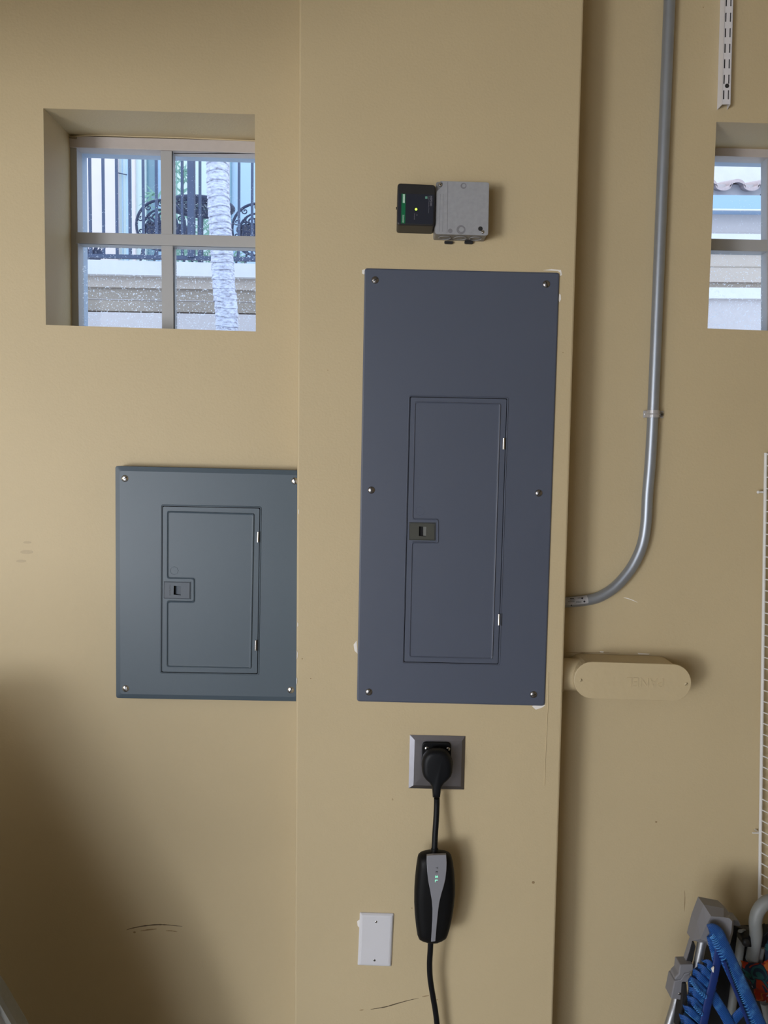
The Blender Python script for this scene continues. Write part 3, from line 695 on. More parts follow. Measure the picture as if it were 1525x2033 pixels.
new_obj('rib', bm_mesh(tube([Vector((c.x - (r2) * math.cos(math.radians(d)), WALL - 0.0136 - r2 * math.sin(math.radians(d)), c.z - 0.0005)) for d in range(20, 175, 10)], 0.0011, 8)), 'strapmetal', stp, True)
screw(1313.5, 823, WALL - 0.0022, 4.6, stp, 'screwdark', 0.0018, 20, phillips=True)
dm = U(1282.5, 822, WALL)
new_obj('lip', bm_mesh(dome(dm, 4.5 * pxm(WALL), 0.002)), 'strapmetal', stp, True)

# ------------------------------------------------------------ painted conduit body on the right of the column
LY = 0.019
lbx = thing('conduit_fitting', 'tan painted pill-shaped conduit fitting poking out beside the column', 'conduit fitting', U(1256, 1352, WALL))
def stad(xl, yl, xr, yr, r, n=14):
    pts = []
    for i in range(n + 1):
        a = math.radians(90 + 180 * i / n); pts.append((xl + r * math.cos(a), yl - r * math.sin(a)))
    for i in range(n + 1):
        a = math.radians(270 + 180 * i / n); pts.append((xr + r * math.cos(a), yr - r * math.sin(a)))
    return pts
cvp = stad(1176, 1350.5, 1336.5, 1355.5, 36.5)
bd = stad(1173, 1350.2, 1330, 1355.3, 34)
bm = loft([prn(offset(bd, 0), LY + 0.004, LY), prn(bd, LY + 0.05, LY), prn(bd, WALL - 0.006, LY), prn(offset(bd, 1), WALL - 0.0005, LY)])
new_obj('body', bm_mesh(bm), 'boxpaint', lbx)
cvo = new_obj('cover', bm_mesh(slab(cvp, LY, LY + 0.005, 0.0012)), 'boxpaint', lbx)
nc = U(1150, 1350, LY); ncy = LY + 0.042
new_obj('neck', bm_mesh(tube([Vector((cr1 + (cr0 - cr1) * (nc.z / ZC) + 0.002, ncy, nc.z)), Vector((nc.x + 0.02, ncy, nc.z))], 0.0345, 28)), 'boxpaint', lbx, True)
new_obj('collar', bm_mesh(tube([Vector((cr1 + (cr0 - cr1) * (nc.z / ZC) + 0.0005, ncy, nc.z)), Vector((cr1 + (cr0 - cr1) * (nc.z / ZC) + 0.012, ncy, nc.z))], 0.0375, 28)), 'boxpaint', lbx, True)
screw(1153.5, 1350.5, LY - 0.0002, 3.4, lbx, 'boxpaint', 0.0018, 70)
screw(1362.5, 1358, LY - 0.0002, 3.8, lbx, 'boxpaint', 0.0018, 50)
letters('embossed_lettering', 'PANEL', 1281, 1355.5, LY - 0.0010, 19, 'boxpaint', cvo, rot=math.pi - 0.02, wpx=74, ext=0.0013)
film('bare_patch', [(1348, 1322), (1356, 1325), (1366, 1334), (1363, 1334.5), (1353, 1327)], LY + 0.001, 'scuff', cvo)
film('paint_chip', [(1266, 1296.5), (1290, 1298), (1288, 1299.5), (1268, 1299)], WALL, 'chip', wall, 0.0006)
film('paint_chip', [(1191, 1293), (1199, 1293.5), (1198, 1295.5), (1192, 1295)], WALL, 'chip', wall, 0.0006)
streak('scuff_mark', [(1124, 1295), (1150, 1296), (1180, 1295), (1230, 1297)], 1.3, WALL, 'scufflight', wall)

# ------------------------------------------------------------ slotted shelf standard (top right)
ss = thing('shelf_standard', 'white slotted metal shelf upright at the top right of the wall', 'shelf bracket', U(1440, 100, WALL))
SY = WALL - 0.019
def sx(f, y):  # face edge at height y
    xl = 1439.5 + (1433.5 - 1439.5) * (y / 207.0); xr = 1456.0 + (1450.5 - 1456.0) * (y / 207.0)
    return xl + (xr - xl) * f
bm = bmesh.new()
slots = [(25 + 30.8 * k, 43.2 + 30.8 * k) for k in range(-6, 6)]
ys = sorted([-180] + [v for s_ in slots for v in s_] + [207.0]); cols = [0, .11, .27, .66, .82, 1]
def vtx(f, y, Y): v = U(sx(f, y), y, SY); v.y = Y; return v
for i in range(len(ys) - 1):
    for j in range(5):
        isslot = any(abs(ys[i] - s_[0]) < .01 for s_ in slots)
        if isslot and j in (1, 3): continue
        A = [vtx(cols[j], ys[i], SY), vtx(cols[j + 1], ys[i], SY), vtx(cols[j + 1], ys[i + 1], SY), vtx(cols[j], ys[i + 1], SY)]
        B = [v + Vector((0, 0.0015, 0)) for v in A]
        loft([A, B], bm=bm)
new_obj('slotted_face', bm_mesh(bm), 'whitemetal', ss)
tp, bt = U(sx(0, -180), -180, SY), U(sx(0, 207), 207, SY)
tr_, br_ = U(sx(1, -180), -180, SY), U(sx(1, 207), 207, SY)
def flange(a, b, s_, nm):
    A = [a, b, b + Vector((s_ * 0.002, WALL - 0.0003 - SY, -0.003)), a + Vector((s_ * 0.002, WALL - 0.0003 - SY, 0))]
    B = [v + Vector((-s_ * 0.0012, 0.0, 0)) for v in A]
    new_obj(nm, bm_mesh(loft([A, B])), 'whitemetal', ss)
flange(tp, bt, -1, 'side_flange'); flange(tr_, br_, 1, 'side_flange')
new_obj('hole_shade', bm_mesh(dome(U(1443.6, 170.5, SY + 0.0002), 4.3 * pxm(SY), 0.0008)), 'slot', ss, True)  # dark dome standing in for the shade of an empty hole
# black sheet standing in for the shade inside the channel, behind its slots
new_obj('channel_shade', bm_mesh(slab([(sx(.05, -180), -180), (sx(.95, -180), -180), (sx(.95, 190), 190), (sx(.05, 190), 190)], WALL - 0.0012, WALL - 0.0004, Yref=SY)), 'slot', ss)

# ------------------------------------------------------------ wire shelf standing on end (right edge)
ws = thing('wire_shelf', 'white wire shelf panel standing upright at the right edge', 'wire shelf', (U(1514, 1400, 0.084).x, 0.084, 0.0))
RY = 0.084
Tp, Bt = U(1520.5, 899, RY), U(1508, 1790, RY)
dirv = (Bt - Tp) / (Bt.z - Tp.z)
Bt2 = Bt
new_obj('rail', bm_mesh(tube([Tp, Bt2], 3.3 * pxm(RY), 12)), 'whitewire', ws, True)
dv = Vector((0.42, -0.9, 0.0)).normalized() * 0.30
new_obj('rail', bm_mesh(tube([Tp + dv, Bt2 + dv], 3.3 * pxm(RY), 12)), 'whitewire', ws, True)
npit = 0.0247; k = 0
rung_n = 0; bm_rest = None
z = Tp.z - 0.003
while z > Bt.z + 0.004:
    a = Tp + dirv * (z - Tp.z)
    if rung_n < 99:
        new_obj('rung', bm_mesh(tube([a, a + dv * 0.5, a + dv], 0.00135 if rung_n else 0.0018, 6)), 'whitewire', ws, True)
    else:
        bm_rest = tube([a, a + dv], 0.00135, 6, bm=bm_rest)
    rung_n += 1; z -= npit
if bm_rest: new_obj('rung', bm_mesh(bm_rest), 'whitewire', ws, True)
for (x0, y0) in ((1505.5, 977), (1494, 1653.5)):
    a = U(x0, y0, RY); b = Tp + dirv * (a.z - Tp.z)
    pg = thing('shelf_clip', 'white %s peg joining the wire shelf to the wall' % ('upper, ball-ended' if y0 < 1000 else 'lower, straight'), 'clip', (a + b) / 2)
    bmx = tube([a, b + Vector((-0.0035, 0, 0))], 0.0022 if y0 < 1000 else 0.0017, 10)
    new_obj('pin', bm_mesh(bmx), 'whitewire', pg, True)
    if y0 < 1000: new_obj('head', bm_mesh(dome(a, 0.0035, 0.003, (0, -1, 0))), 'whitewire', pg, True)
    new_obj('wall_plug', bm_mesh(tube([b + Vector((-0.004, 0, 0)), Vector((b.x - 0.004, WALL, a.z))], 0.002, 8)), 'whitewire', pg, True)

# ------------------------------------------------------------ folding beach chairs (lower right)
def weave_mat(name, c1_, c2_, c3_, scale=260, emb=0.5):
    m = mat(name, c1_, 0.55); nt = m.node_tree; b = nt.nodes['Principled BSDF']
    tc = nt.nodes.new('ShaderNodeTexCoord'); w = nt.nodes.new('ShaderNodeTexWave'); w.inputs['Scale'].default_value = scale
    w.bands_direction = 'DIAGONAL'; w.inputs['Distortion'].default_value = 1.5
    n = nt.nodes.new('ShaderNodeTexNoise'); n.inputs['Scale'].default_value = 35; n.inputs['Detail'].default_value = 4
    nt.links.new(tc.outputs['Object'], w.inputs['Vector']); nt.links.new(tc.outputs['Object'], n.inputs['Vector'])
    mx = nt.nodes.new('ShaderNodeMix'); mx.data_type = 'RGBA'; mx.inputs[6].default_value = (*c1_, 1); mx.inputs[7].default_value = (*c2_, 1)
    nt.links.new(w.outputs['Fac'], mx.inputs[0])
    m3 = nt.nodes.new('ShaderNodeMix'); m3.data_type = 'RGBA'; m3.inputs[7].default_value = (*c3_, 1)
    cr = nt.nodes.new('ShaderNodeMapRange'); cr.inputs[1].default_value = 0.56; cr.inputs[2].default_value = 0.72
    nt.links.new(n.outputs['Fac'], cr.inputs[0]); nt.links.new(cr.outputs[0], m3.inputs[0]); nt.links.new(mx.outputs[2], m3.inputs[6])
    nt.links.new(m3.outputs[2], b.inputs['Base Color'])
    bp = nt.nodes.new('ShaderNodeBump'); bp.inputs['Strength'].default_value = emb; bp.inputs['Distance'].default_value = 0.0015
    nt.links.new(w.outputs['Fac'], bp.inputs['Height']); nt.links.new(bp.outputs['Normal'], b.inputs['Normal'])
    return m
M['blueweave'] = weave_mat('blue_webbing', (0.003, 0.040, 0.20), (0.008, 0.095, 0.36), (0.06, 0.22, 0.52), 150)
M['bluestitch'] = mat('pale_blue_stitching', (0.05, 0.22, 0.55), 0.5, noise=0.2, nscale=90)
M['blueedge'] = mat('blue_binding_tape', (0.002, 0.022, 0.15), 0.5, noise=0.2, nscale=60)
def print_mat():
    m = mat('orange_teal_print', (0.5, 0.05, 0.01), 0.7); nt = m.node_tree; b = nt.nodes['Principled BSDF']
    tc = nt.nodes.new('ShaderNodeTexCoord'); n = nt.nodes.new('ShaderNodeTexNoise'); n.inputs['Scale'].default_value = 22; n.inputs['Detail'].default_value = 1.5; n.inputs['Distortion'].default_value = 1.2
    nt.links.new(tc.outputs['Object'], n.inputs['Vector'])
    r = nt.nodes.new('ShaderNodeValToRGB'); r.color_ramp.interpolation = 'CONSTANT'; e = r.color_ramp.elements
    e[0].position = 0; e[0].color = (0.01, 0.03, 0.06, 1); e[1].position = 0.38; e[1].color = (0.02, 0.12, 0.13, 1)
    for p, c_ in ((0.44, (0.015, 0.03, 0.07, 1)), (0.49, (0.42, 0.035, 0.006, 1)), (0.56, (0.48, 0.12, 0.012, 1)), (0.60, (0.30, 0.012, 0.006, 1)), (0.66, (0.30, 0.30, 0.27, 1))):
        q = e.new(p); q.color = c_
    nt.links.new(n.outputs['Fac'], r.inputs[0]); nt.links.new(r.outputs[0], b.inputs['Base Color'])
    return m
M['print'] = print_mat()

BY = -0.06
bc = thing('beach_chair', 'folded beach chair with aluminium tubes and bright blue webbing, lower right corner', 'folding chair', (U(1400, 1900, BY).x, BY, 0.0))
# aluminium legs
def tb(nm, pts, r, m, parent, Y=None, **kw):
    P = smooth_path([U(p[0], p[1], p[2] if len(p) > 2 else Y) for p in pts], 5)
    return new_obj(nm, bm_mesh(tube(P, r, kw.pop('n', 16), **kw)), m, parent, True)
tb('back_tube', [(1398, 1845, BY), (1391, 1885, BY), (1383, 1925, BY), (1362, 2033, BY), (1320, 2250, BY - .02), (1290, 2420, -0.1)], 9.2 * pxm(BY), 'alu', bc)
tb('leg_tube', [(1347, 1965, BY + .015), (1342, 1986, BY + .015), (1326, 2040, BY + .015), (1262, 2250, BY), (1215, 2400, -0.08)], 8.8 * pxm(BY), 'alu', bc)
# plastic shoulder piece: faceted hood
A = [(1397, 1795.5), (1437, 1803), (1450, 1815), (1457, 1826), (1456, 1850), (1448, 1882), (1436, 1905), (1408, 1880), (1402, 1872), (1390, 1872), (1381, 1868), (1374.5, 1868), (1384, 1830)]
Bf = [(1412, 1819), (1437, 1821), (1448, 1823), (1454, 1829), (1452, 1850), (1444, 1880), (1432, 1900), (1411, 1878), (1404, 1869), (1398, 1867), (1394, 1866), (1391, 1864), (1402, 1838)]
k_ = BY - 0.028
R0 = [U(x, y, k_) for x, y in Bf]; R1 = [U(x, y, BY - 0.004) for x, y in A]; R2 = [v + Vector((0, 0.028, 0)) for v in R1]
new_obj('shoulder_hood', bm_mesh(loft([R0, R1, R2])), 'greyplastic', bc)
new_obj('strap_slot', bm_mesh(slab([(1375.5, 1870), (1379, 1872), (1381.5, 1880), (1374, 1916), (1361, 1915)], BY - 0.002, BY + 0.01, 0.001)), 'blackfab', bc)
new_obj('hood_edge', bm_mesh(slab([(1372, 1874), (1374.5, 1868), (1362, 1915), (1359, 1917)], BY - 0.001, BY + 0.012)), 'greyplastic', bc)
# lower clamp
cl = [(1350, 1915.5), (1377, 1915), (1377, 1927), (1366, 1932), (1359.5, 1932.5), (1356, 1941), (1350, 1946), (1340, 1946), (1341, 1940), (1348, 1934)]
new_obj('clamp', bm_mesh(slab(rnd(cl, 2, 2), BY - 0.014, BY + 0.012, 0.002)), 'greyplastic', bc)
jl = new_obj('joint_block', bm_mesh(slab(rnd([(1339, 1948), (1352, 1945), (1358, 1933), (1373, 1930), (1368, 1948), (1356, 1956), (1354, 1986), (1332, 1983)], 2, 2), BY - 0.012, BY + 0.02, 0.002)), 'greyplastic', bc)
new_obj('rivet', bm_mesh(dome(U(1349.5, 1973, BY - 0.012), 3.0 * pxm(BY), 0.0012)), 'screwdark', jl, True)
new_obj('release_strap', bm_mesh(slab(rnd([(1356, 1953), (1364, 1953), (1365, 1975), (1361, 2000), (1352, 2048), (1346, 2048), (1353, 1990)], 3, 2), BY - 0.018, BY + 0.006, 0.002)), 'blackfab', bc)
# webbing: folded bands of blue mesh
def band(nm, pts, w, m, Y, flat=0.45, parent=bc, ribs=0):
    P = smooth_path([U(p[0], p[1], p[2] if len(p) > 2 else Y) for p in pts], 8)
    return new_obj(nm, bm_mesh(tube(P, w * pxm(Y) / 2, 20, flat=flat, front=(0, -1, 0))), m, parent, True)
def ribbed(nm, pts, w, Y, side=0.55, pitch=0.0042):
    """row of stitched ribs along a band"""
    P = smooth_path([U(p[0], p[1], Y) for p in pts], 14); bm = bmesh.new(); acc = 0
    for a, b in zip(P, P[1:]):
        acc += (b - a).length
        if acc < pitch: continue
        acc = 0; t = (b - a).normalized(); nn = Vector((0, -1, 0)).cross(t).normalized() * (w * pxm(Y) / 2)
        tube([a + nn * (side - .42) + Vector((0, -0.0008, 0)), a + nn * side + Vector((0, -0.003, 0)), a + nn * (side + .42) + Vector((0, 0.001, 0))], 0.0011, 6, bm=bm)
    return new_obj(nm, bm_mesh(bm), 'bluestitch', bc, True)
Y1 = BY - 0.045
main = [(1409, 1850), (1415, 1849), (1424, 1858), (1438, 1888), (1460, 1935), (1485, 1990), (1505, 2033), (1540, 2110), (1600, 2250)]
band('webbing_band', main, 33, 'blueweave', Y1, 0.40)
ribbed('stitching', main[1:8], 33, Y1 - 0.005, -0.45)
band('webbing_band', [(1412, 1858), (1416, 1876), (1421, 1895), (1424, 1915)], 19, 'blueweave', Y1 + .009, .4)
band('binding_strap', [(1428, 1878), (1424, 1910), (1416, 1950), (1406, 1990), (1397, 2033), (1380, 2110)], 17, 'blueedge', Y1 - .002, .3)
band('binding_strap', [(1438, 1908), (1454, 1952), (1474, 2002), (1486, 2033), (1510, 2100)], 7, 'blueedge', Y1 - .011, .5)
# pleated seat cloth bulging at left
def pleat(nm, poly_l, poly_r, Y, amp=0.006, n=7):
    """cloth between two edges with diagonal folds"""
    L = smooth_path([U(x, y, Y) for x, y in poly_l], 8); Rr = smooth_path([U(x, y, Y) for x, y in poly_r], 8)
    m_ = len(L); nu = 14; bm = bmesh.new(); g = []
    for i in range(m_):
        row = []
        for j in range(nu + 1):
            f = j / nu; p = L[i].lerp(Rr[i], f)
            bul = math.sin(math.pi * f) * 0.018
            fold = amp * math.sin((i / m_ * n - f * 1.8) * 2 * math.pi)
            row.append(bm.verts.new(p + Vector((0, -bul - fold, 0))))
        g.append(row)
    for i in range(m_ - 1):
        for j in range(nu): bm.faces.new((g[i][j], g[i][j + 1], g[i + 1][j + 1], g[i + 1][j]))
    bmesh.ops.solidify(bm, geom=list(bm.faces), thickness=0.003)
    return new_obj(nm, bm_mesh(bm), 'blueweave', bc, True)
pleat('seat_cloth', [(1398, 1912), (1380, 1925), (1368, 1945), (1366, 1975), (1364, 2000), (1350, 2033), (1335, 2090)], [(1422, 1885), (1421, 1905), (1419, 1925), (1414, 1950), (1408, 1990), (1402, 2033), (1394, 2090)], BY - 0.020, 0.003, 5)
for i, (xa_, ya_, xb_, yb_) in enumerate([(1399, 1908, 1423, 1930), (1387, 1917, 1420, 1951), (1377, 1929, 1417, 1967), (1371, 1944, 1409, 1981), (1370, 1963, 1404, 1997), (1367, 1981, 1400, 2013), (1359, 2000, 1396, 2031), (1351, 2018, 1390, 2050), (1343, 2040, 1384, 2072)]):
    mx_, my_ = (xa_ + xb_) / 2, (ya_ + yb_) / 2 - 2
    yy_ = BY - 0.040 - (0.003 if i % 2 else 0)
    band('folded_strap', [(xa_, ya_, yy_ + .012), (xa_ * .7 + xb_ * .3, ya_ * .7 + yb_ * .3 - 2, yy_), (mx_ * .6 + xb_ * .4, my_ * .6 + yb_ * .4, yy_), (xb_, yb_, yy_ + .006)], 15, 'blueweave', BY, .32)
    tb('fold_shading', [(xa_ + 1, ya_ + 7, yy_ + .008), (mx_ - 4, my_ + 6, yy_ - .003), (xb_ - 3, yb_ + 5, yy_ + .002)], 0.0009, 'blueedge' if i % 3 else 'bluestitch', bc, n=6)  # pale and dark cords painted for the folds' highlights and shade
ribbed('stitching', [(1369, 1943), (1380, 1958), (1392, 1972), (1404, 1981)], 16, BY - 0.052, 0)
ribbed('stitching', [(1377, 1995), (1386, 2006), (1395, 2015)], 14, BY - 0.052, 0)
band('webbing_band', [(1412, 1972), (1424, 1990), (1440, 2016), (1456, 2048), (1480, 2100)], 22, 'blueweave', Y1 + .012, .4)
band('webbing_band', [(1482, 2000), (1466, 2015), (1452, 2033), (1436, 2060)], 20, 'blueweave', Y1 + .016, .4)
new_obj('size_tag', bm_mesh(slab([(1413, 1924), (1418, 1920), (1417, 1931), (1415, 1930)], BY - 0.055, BY - 0.052)), 'chip', bc)

# second chair behind: dark frame, grey tube, printed cloth
BY2 = 0.0
b2 = thing('beach_chair', 'folded beach chair with orange and teal printed cloth, behind the blue one', 'folding chair', (U(1490, 1900, BY2).x, BY2, 0.0))
new_obj('folded_cloth', bm_mesh(slab(rnd([(1425, 1880), (1444, 1868), (1476, 1862), (1560, 1858), (1640, 1900), (1640, 2250), (1400, 2250), (1405, 1960)], 6, 3), BY2 + .002, BY2 + 0.045, 0.006)), 'blackfab', b2)
new_obj('back_panel', bm_mesh(slab([(1457, 1837), (1480, 1846), (1500, 1850), (1500, 1890), (1460, 1890), (1446, 1872)], BY2 + 0.004, BY2 + 0.02, 0.002)), 'greyplastic_dark', b2)
new_obj('clip_block', bm_mesh(slab(rnd([(1456, 1826), (1468, 1829), (1472, 1840), (1456, 1838)], 2, 2), BY2 - 0.01, BY2 + 0.02, 0.002)), 'greyplastic', b2)
tb('frame_tube', [(1474, 1850, BY2 - .01), (1467, 1900, BY2 - .01), (1460, 1950, BY2 - .01), (1420, 2250, BY2 - .03), (1405, 2330, -0.04)], 8.5 * pxm(BY2), 'greypipe', b2)
new_obj('tube_cap', bm_mesh(tube([U(1470, 1849, BY2 - .016), U(1475, 1848, BY2 - .010), U(1486, 1852, BY2 - .006), U(1490, 1858, BY2 - .008)], 5.5 * pxm(BY2), 12, flat=.6)), 'greypipe', b2, True)
new_obj('connector', bm_mesh(slab(rnd([(1474, 1864), (1486, 1860), (1510, 1862), (1522, 1852), (1530, 1846), (1530, 1882), (1500, 1882), (1480, 1880), (1473, 1873)], 3, 3), BY2 - 0.035, BY2 - 0.01, 0.002)), 'blackplastic', b2)
new_obj('connector_knob', bm_mesh(dome(U(1481, 1871, BY2 - 0.034), 8.5 * pxm(BY2), 0.006)), 'greyplastic_dark', b2, True)
tb('arm_pipe', [(1493, 1905, BY2 - .02), (1500, 1865, BY2 - .03), (1501, 1850, BY2 - .035), (1500, 1830, BY2 - .04), (1504, 1812, BY2 - .04), (1514, 1797, BY2 - .04), (1530, 1788, BY2 - .04), (1550, 1792, BY2 - .04), (1562, 1810, BY2 - .04), (1566, 1850, BY2 - .03), (1566, 1950, BY2 - .02)], 12.5 * pxm(BY2), 'greypipe', b2)
tb('frame_tube', [(1512, 1880, BY2 - .012), (1506, 1915, BY2 - .012), (1500, 1960, BY2 - .012)], 7 * pxm(BY2), 'greypipe', b2)
def cloth2(nm, rows2, Y, m='print'):
    L = smooth_path([U(a, b, Y) for a, b, c_, d in rows2], 6); Rr = smooth_path([U(c_, d, Y) for a, b, c_, d in rows2], 6)
    bm = bmesh.new(); g = []
    for i in range(len(L)):
        row = []
        for j in range(13):
            f = j / 12; p = L[i].lerp(Rr[i], f)
            row.append(bm.verts.new(p + Vector((0, -0.016 * math.sin(math.pi * i / (len(L) - 1)) - 0.004 * math.sin(i * .9 + f * 4), 0))))
        g.append(row)
    for i in range(len(L) - 1):
        for j in range(12): bm.faces.new((g[i][j], g[i][j + 1], g[i + 1][j + 1], g[i + 1][j]))
    bmesh.ops.solidify(bm, geom=list(bm.faces), thickness=0.003)
    return new_obj(nm, bm_mesh(bm), m, b2, True)
cloth2('printed_cloth', [(1470, 1906, 1515, 1914), (1472, 1925, 1530, 1935), (1480, 1935, 1545, 1960), (1492, 1960, 1560, 1990), (1500, 1985, 1570, 2005)], BY2 - 0.035)
cloth2('printed_cloth', [(1524, 1855, 1580, 1860), (1514, 1880, 1580, 1885), (1510, 1905, 1580, 1905), (1520, 1925, 1580, 1925), (1535, 1938, 1580, 1940)], BY2 - 0.045)
tb('frame_tube', [(1518, 1990, BY2 - .03), (1524, 2015, BY2 - .03), (1530, 2060, BY2 - .03), (1550, 2250, BY2 - .03), (1556, 2330, BY2 - .04)], 9 * pxm(BY2), 'greypipe', b2)

# ------------------------------------------------------------ grey padded board, lower left
GY = -0.30
gb = thing('padded_board', 'grey padded board leaning at the bottom left corner', 'board', (U(-100, 2033, GY).x, GY, 0.0))
edge = [(-340, 1440), (-290, 1445), (-240, 1530), (-150, 1676), (-60, 1828), (-8, 1915), (16, 1950), (36, 1985), (53.5, 2014), (70, 2046), (110, 2130), (170, 2300)]
poly = edge + [(170, 2560), (-700, 2560), (-760, 2000), (-600, 1560), (-450, 1450)]
poly = [(x, y) for x, y in poly]
def prg(p, Y): return prn(p, Y, GY + 0.038)
rim_ = loft([prg(offset(poly, 10), GY - 0.001), prg(offset(poly, 3), GY), prg(poly, GY + 0.008), prg(offset(poly, 0), GY + 0.03), prg(offset(poly, 5), GY + 0.038)])
new_obj('rim', bm_mesh(rim_), 'greyrim', gb)
new_obj('face', bm_mesh(loft([prg(offset(poly, 24), GY - 0.012), prg(offset(poly, 14), GY - 0.008), prg(offset(poly, 10.5), GY + 0.001)])), 'greyfab', gb)
new_obj('dark_patch', bm_mesh(slab([(-90, 1925), (-16, 2005), (-4, 2040), (12, 2100), (-100, 2100), (-150, 1990)], GY - 0.0135, GY - 0.011)), 'blackfab', gb)  # flat black patch towards the lower left of the board

# ------------------------------------------------------------ outdoors: neighbour's terrace behind window 1
TY = 4.0
tr = thing('terrace', 'raised stucco terrace of the neighbouring house, seen through the left window', 'terrace', (U(330, 650, TY).x, TY + 2, 0.0))
def hs(nm, y0l, y0r, y1l, y1r, Yf, Yb, m, parent, xl=-900, xr=1140):
    def yy(a, b, x): return a + (b - a) * (x - 166) / (506 - 166)
    return new_obj(nm, bm_mesh(slab([(xl, yy(y0l, y0r, xl)), (xr, yy(y0l, y0r, xr)), (xr, yy(y1l, y1r, xr)), (xl, yy(y1l, y1r, xl))], Yf, Yb)), m, parent)
hs('cap', 515, 523.5, 543.5, 551, TY - 0.05, TY + 4.4, 'ext_white', tr)
hs('upper_wall', 543.5, 551, 569, 576, TY, TY + .3, 'ext_beige', tr)
hs('middle_band', 569, 576, 616, 622, TY + .02, TY + .32, 'ext_brown', tr)
lw = U(166, 616, TY - .03); lz = U(166, 619, TY - .03).z
x0_, x1_ = U(-900, 616, TY).x, U(1140, 616, TY).x
new_obj('lower_wall', bm_mesh(box(((x0_ + x1_) / 2, TY + .15, lz / 2), (x1_ - x0_, 0.36, lz))), 'ext_lav', tr)
new_obj('score_line', bm_mesh(slab([(-900, 571.5), (1140, 611.7), (1140, 612.7), (-900, 572.5)], TY + 0.015, TY + 0.03)), 'ext_lav', tr)
# iron fence on the terrace
fn = thing('iron_fence', 'dark iron railing with straight upright bars on the white terrace ledge', 'fence', (U(330, 520, TY).x, TY, U(330, 519, TY).z))
zt = U(330, 519, TY).z; zb = U(330, 507, TY).z; ztop = zt + 1.35
def slope(x): return (U(x, 504 + (x - 166) * .02, TY).z, U(x, 513 + (x - 166) * .02, TY).z)
new_obj('bottom_rail', bm_mesh(slab([(-900, 482.5), (1140, 522.7), (1140, 530.2), (-900, 490)], TY - 0.01, TY + 0.02)), 'ironlight', fn)
for i, x in enumerate([23 - 26 * k for k in range(20)] + [681 + 26 * k for k in range(16)] + [49, 75, 101, 127, 153, 179, 205, 231.5, 257.7, 284, 310, 336, 361, 396, 423, 449, 473, 499, 525, 551, 577, 603, 629, 655]):
    a = U(x + (1.3 if x > 150 else 0), 508 + (x - 166) * .02, TY + .005)
    new_obj('bar', bm_mesh(box((a.x, TY + 0.005, (a.z + ztop) / 2), (4.6 * pxm(TY), 4.6 * pxm(TY), ztop - a.z))), 'ironlight', fn)
a = U(380, 512, TY)
new_obj('post', bm_mesh(box((a.x, TY + 0.005, (a.z + ztop) / 2), (12.5 * pxm(TY), 0.05, ztop - a.z))), 'ironlight', fn)
new_obj('top_rail', bm_mesh(box(((x0_ + x1_) / 2, TY + .005, ztop), (x1_ - x0_, 0.04, 0.03))), 'ironlight', fn)
# wrought-iron chairs and table
TZ = zt + 0.0
def curl(c, r, turns, a0, sgn=1, n=26):
    return [Vector((c[0] + r * (1 - .8 * t / n) * math.cos(a0 + sgn * turns * 2 * math.pi * t / n), c[1], c[2] + r * (1 - .8 * t / n) * math.sin(a0 + sgn * turns * 2 * math.pi * t / n))) for t in range(n + 1)]
def iron_chair(px, py, R, Y, label):
    c = U(px, py, Y)
    t = thing('garden_chair', label, 'chair', (c.x, Y, TZ), 'iron garden chairs on the terrace')
    rr_ = R * pxm(Y)
    new_obj('back_hoop', bm_mesh(tube([c + Vector((rr_ * math.cos(a), 0, rr_ * math.sin(a))) for a in [2 * math.pi * k / 36 for k in range(36)]], 0.011, 8, closed=True)), 'iron', t, True)
    new_obj('inner_hoop', bm_mesh(tube([c + Vector((rr_ * .72 * math.cos(a), 0, -rr_ * .1 + rr_ * .72 * math.sin(a))) for a in [2 * math.pi * k / 32 for k in range(32)]], 0.008, 8, closed=True)), 'iron', t, True)
    bm = bmesh.new()
    for k in range(9):
        a = 2 * math.pi * k / 9; q = c + Vector((rr_ * .45 * math.cos(a), 0, -rr_ * .1 + rr_ * .45 * math.sin(a)))
        tube(curl(q, rr_ * .27, 1.6, a, 1 if k % 2 else -1), 0.0075, 6, bm=bm)
    for k in range(10):
        a = 2 * math.pi * k / 10 + .3; q = c + Vector((rr_ * .86 * math.cos(a), 0, rr_ * .86 * math.sin(a)))
        tube(curl(q, rr_ * .13, 1.2, a), 0.005, 6, bm=bm)
    tube(curl(c + Vector((0, 0, -rr_ * .1)), rr_ * .24, 2, 0), 0.008, 6, bm=bm)
    new_obj('scrollwork', bm_mesh(bm), 'iron', t, True)
    sc_ = Vector((c.x, Y + 0.2, TZ + 0.42))
    new_obj('seat', bm_mesh(loft([[sc_ + Vector((.2 * math.cos(a), .2 * math.sin(a), dz)) for a in [2 * math.pi * k / 24 for k in range(24)]] for dz in (0, .015)])), 'iron', t)
    for dx, dy in ((-.16, .04), (.16, .04), (-.16, .36), (.16, .36)):
        top = TZ + .42
        new_obj('leg', bm_mesh(tube([Vector((c.x + dx * .8, Y + dy, top)), Vector((c.x + dx, Y + dy, TZ + .2)), Vector((c.x + dx * 1.25, Y + dy, TZ))], 0.009, 8)), 'iron', t, True)
    for s_ in (-1, 1):
        new_obj('back_stay', bm_mesh(tube([c + Vector((s_ * rr_ * .6, 0, -rr_ * .8)), Vector((c.x + s_ * .14, Y + .04, TZ + .41))], 0.009, 8)), 'iron', t, True)
    return t
iron_chair(319, 447, 47, 4.55, 'dark iron garden chair with a round scrolled back, left of the palm trunk')
iron_chair(511, 456, 49, 4.55, 'dark iron garden chair with a round scrolled back, right of the palm trunk')
tc_ = U(398, 411, 5.35)
tbt = thing('garden_table', 'round lattice-topped dark iron table between the two garden chairs', 'table', (tc_.x, 5.35, TZ))
TR = 0.285
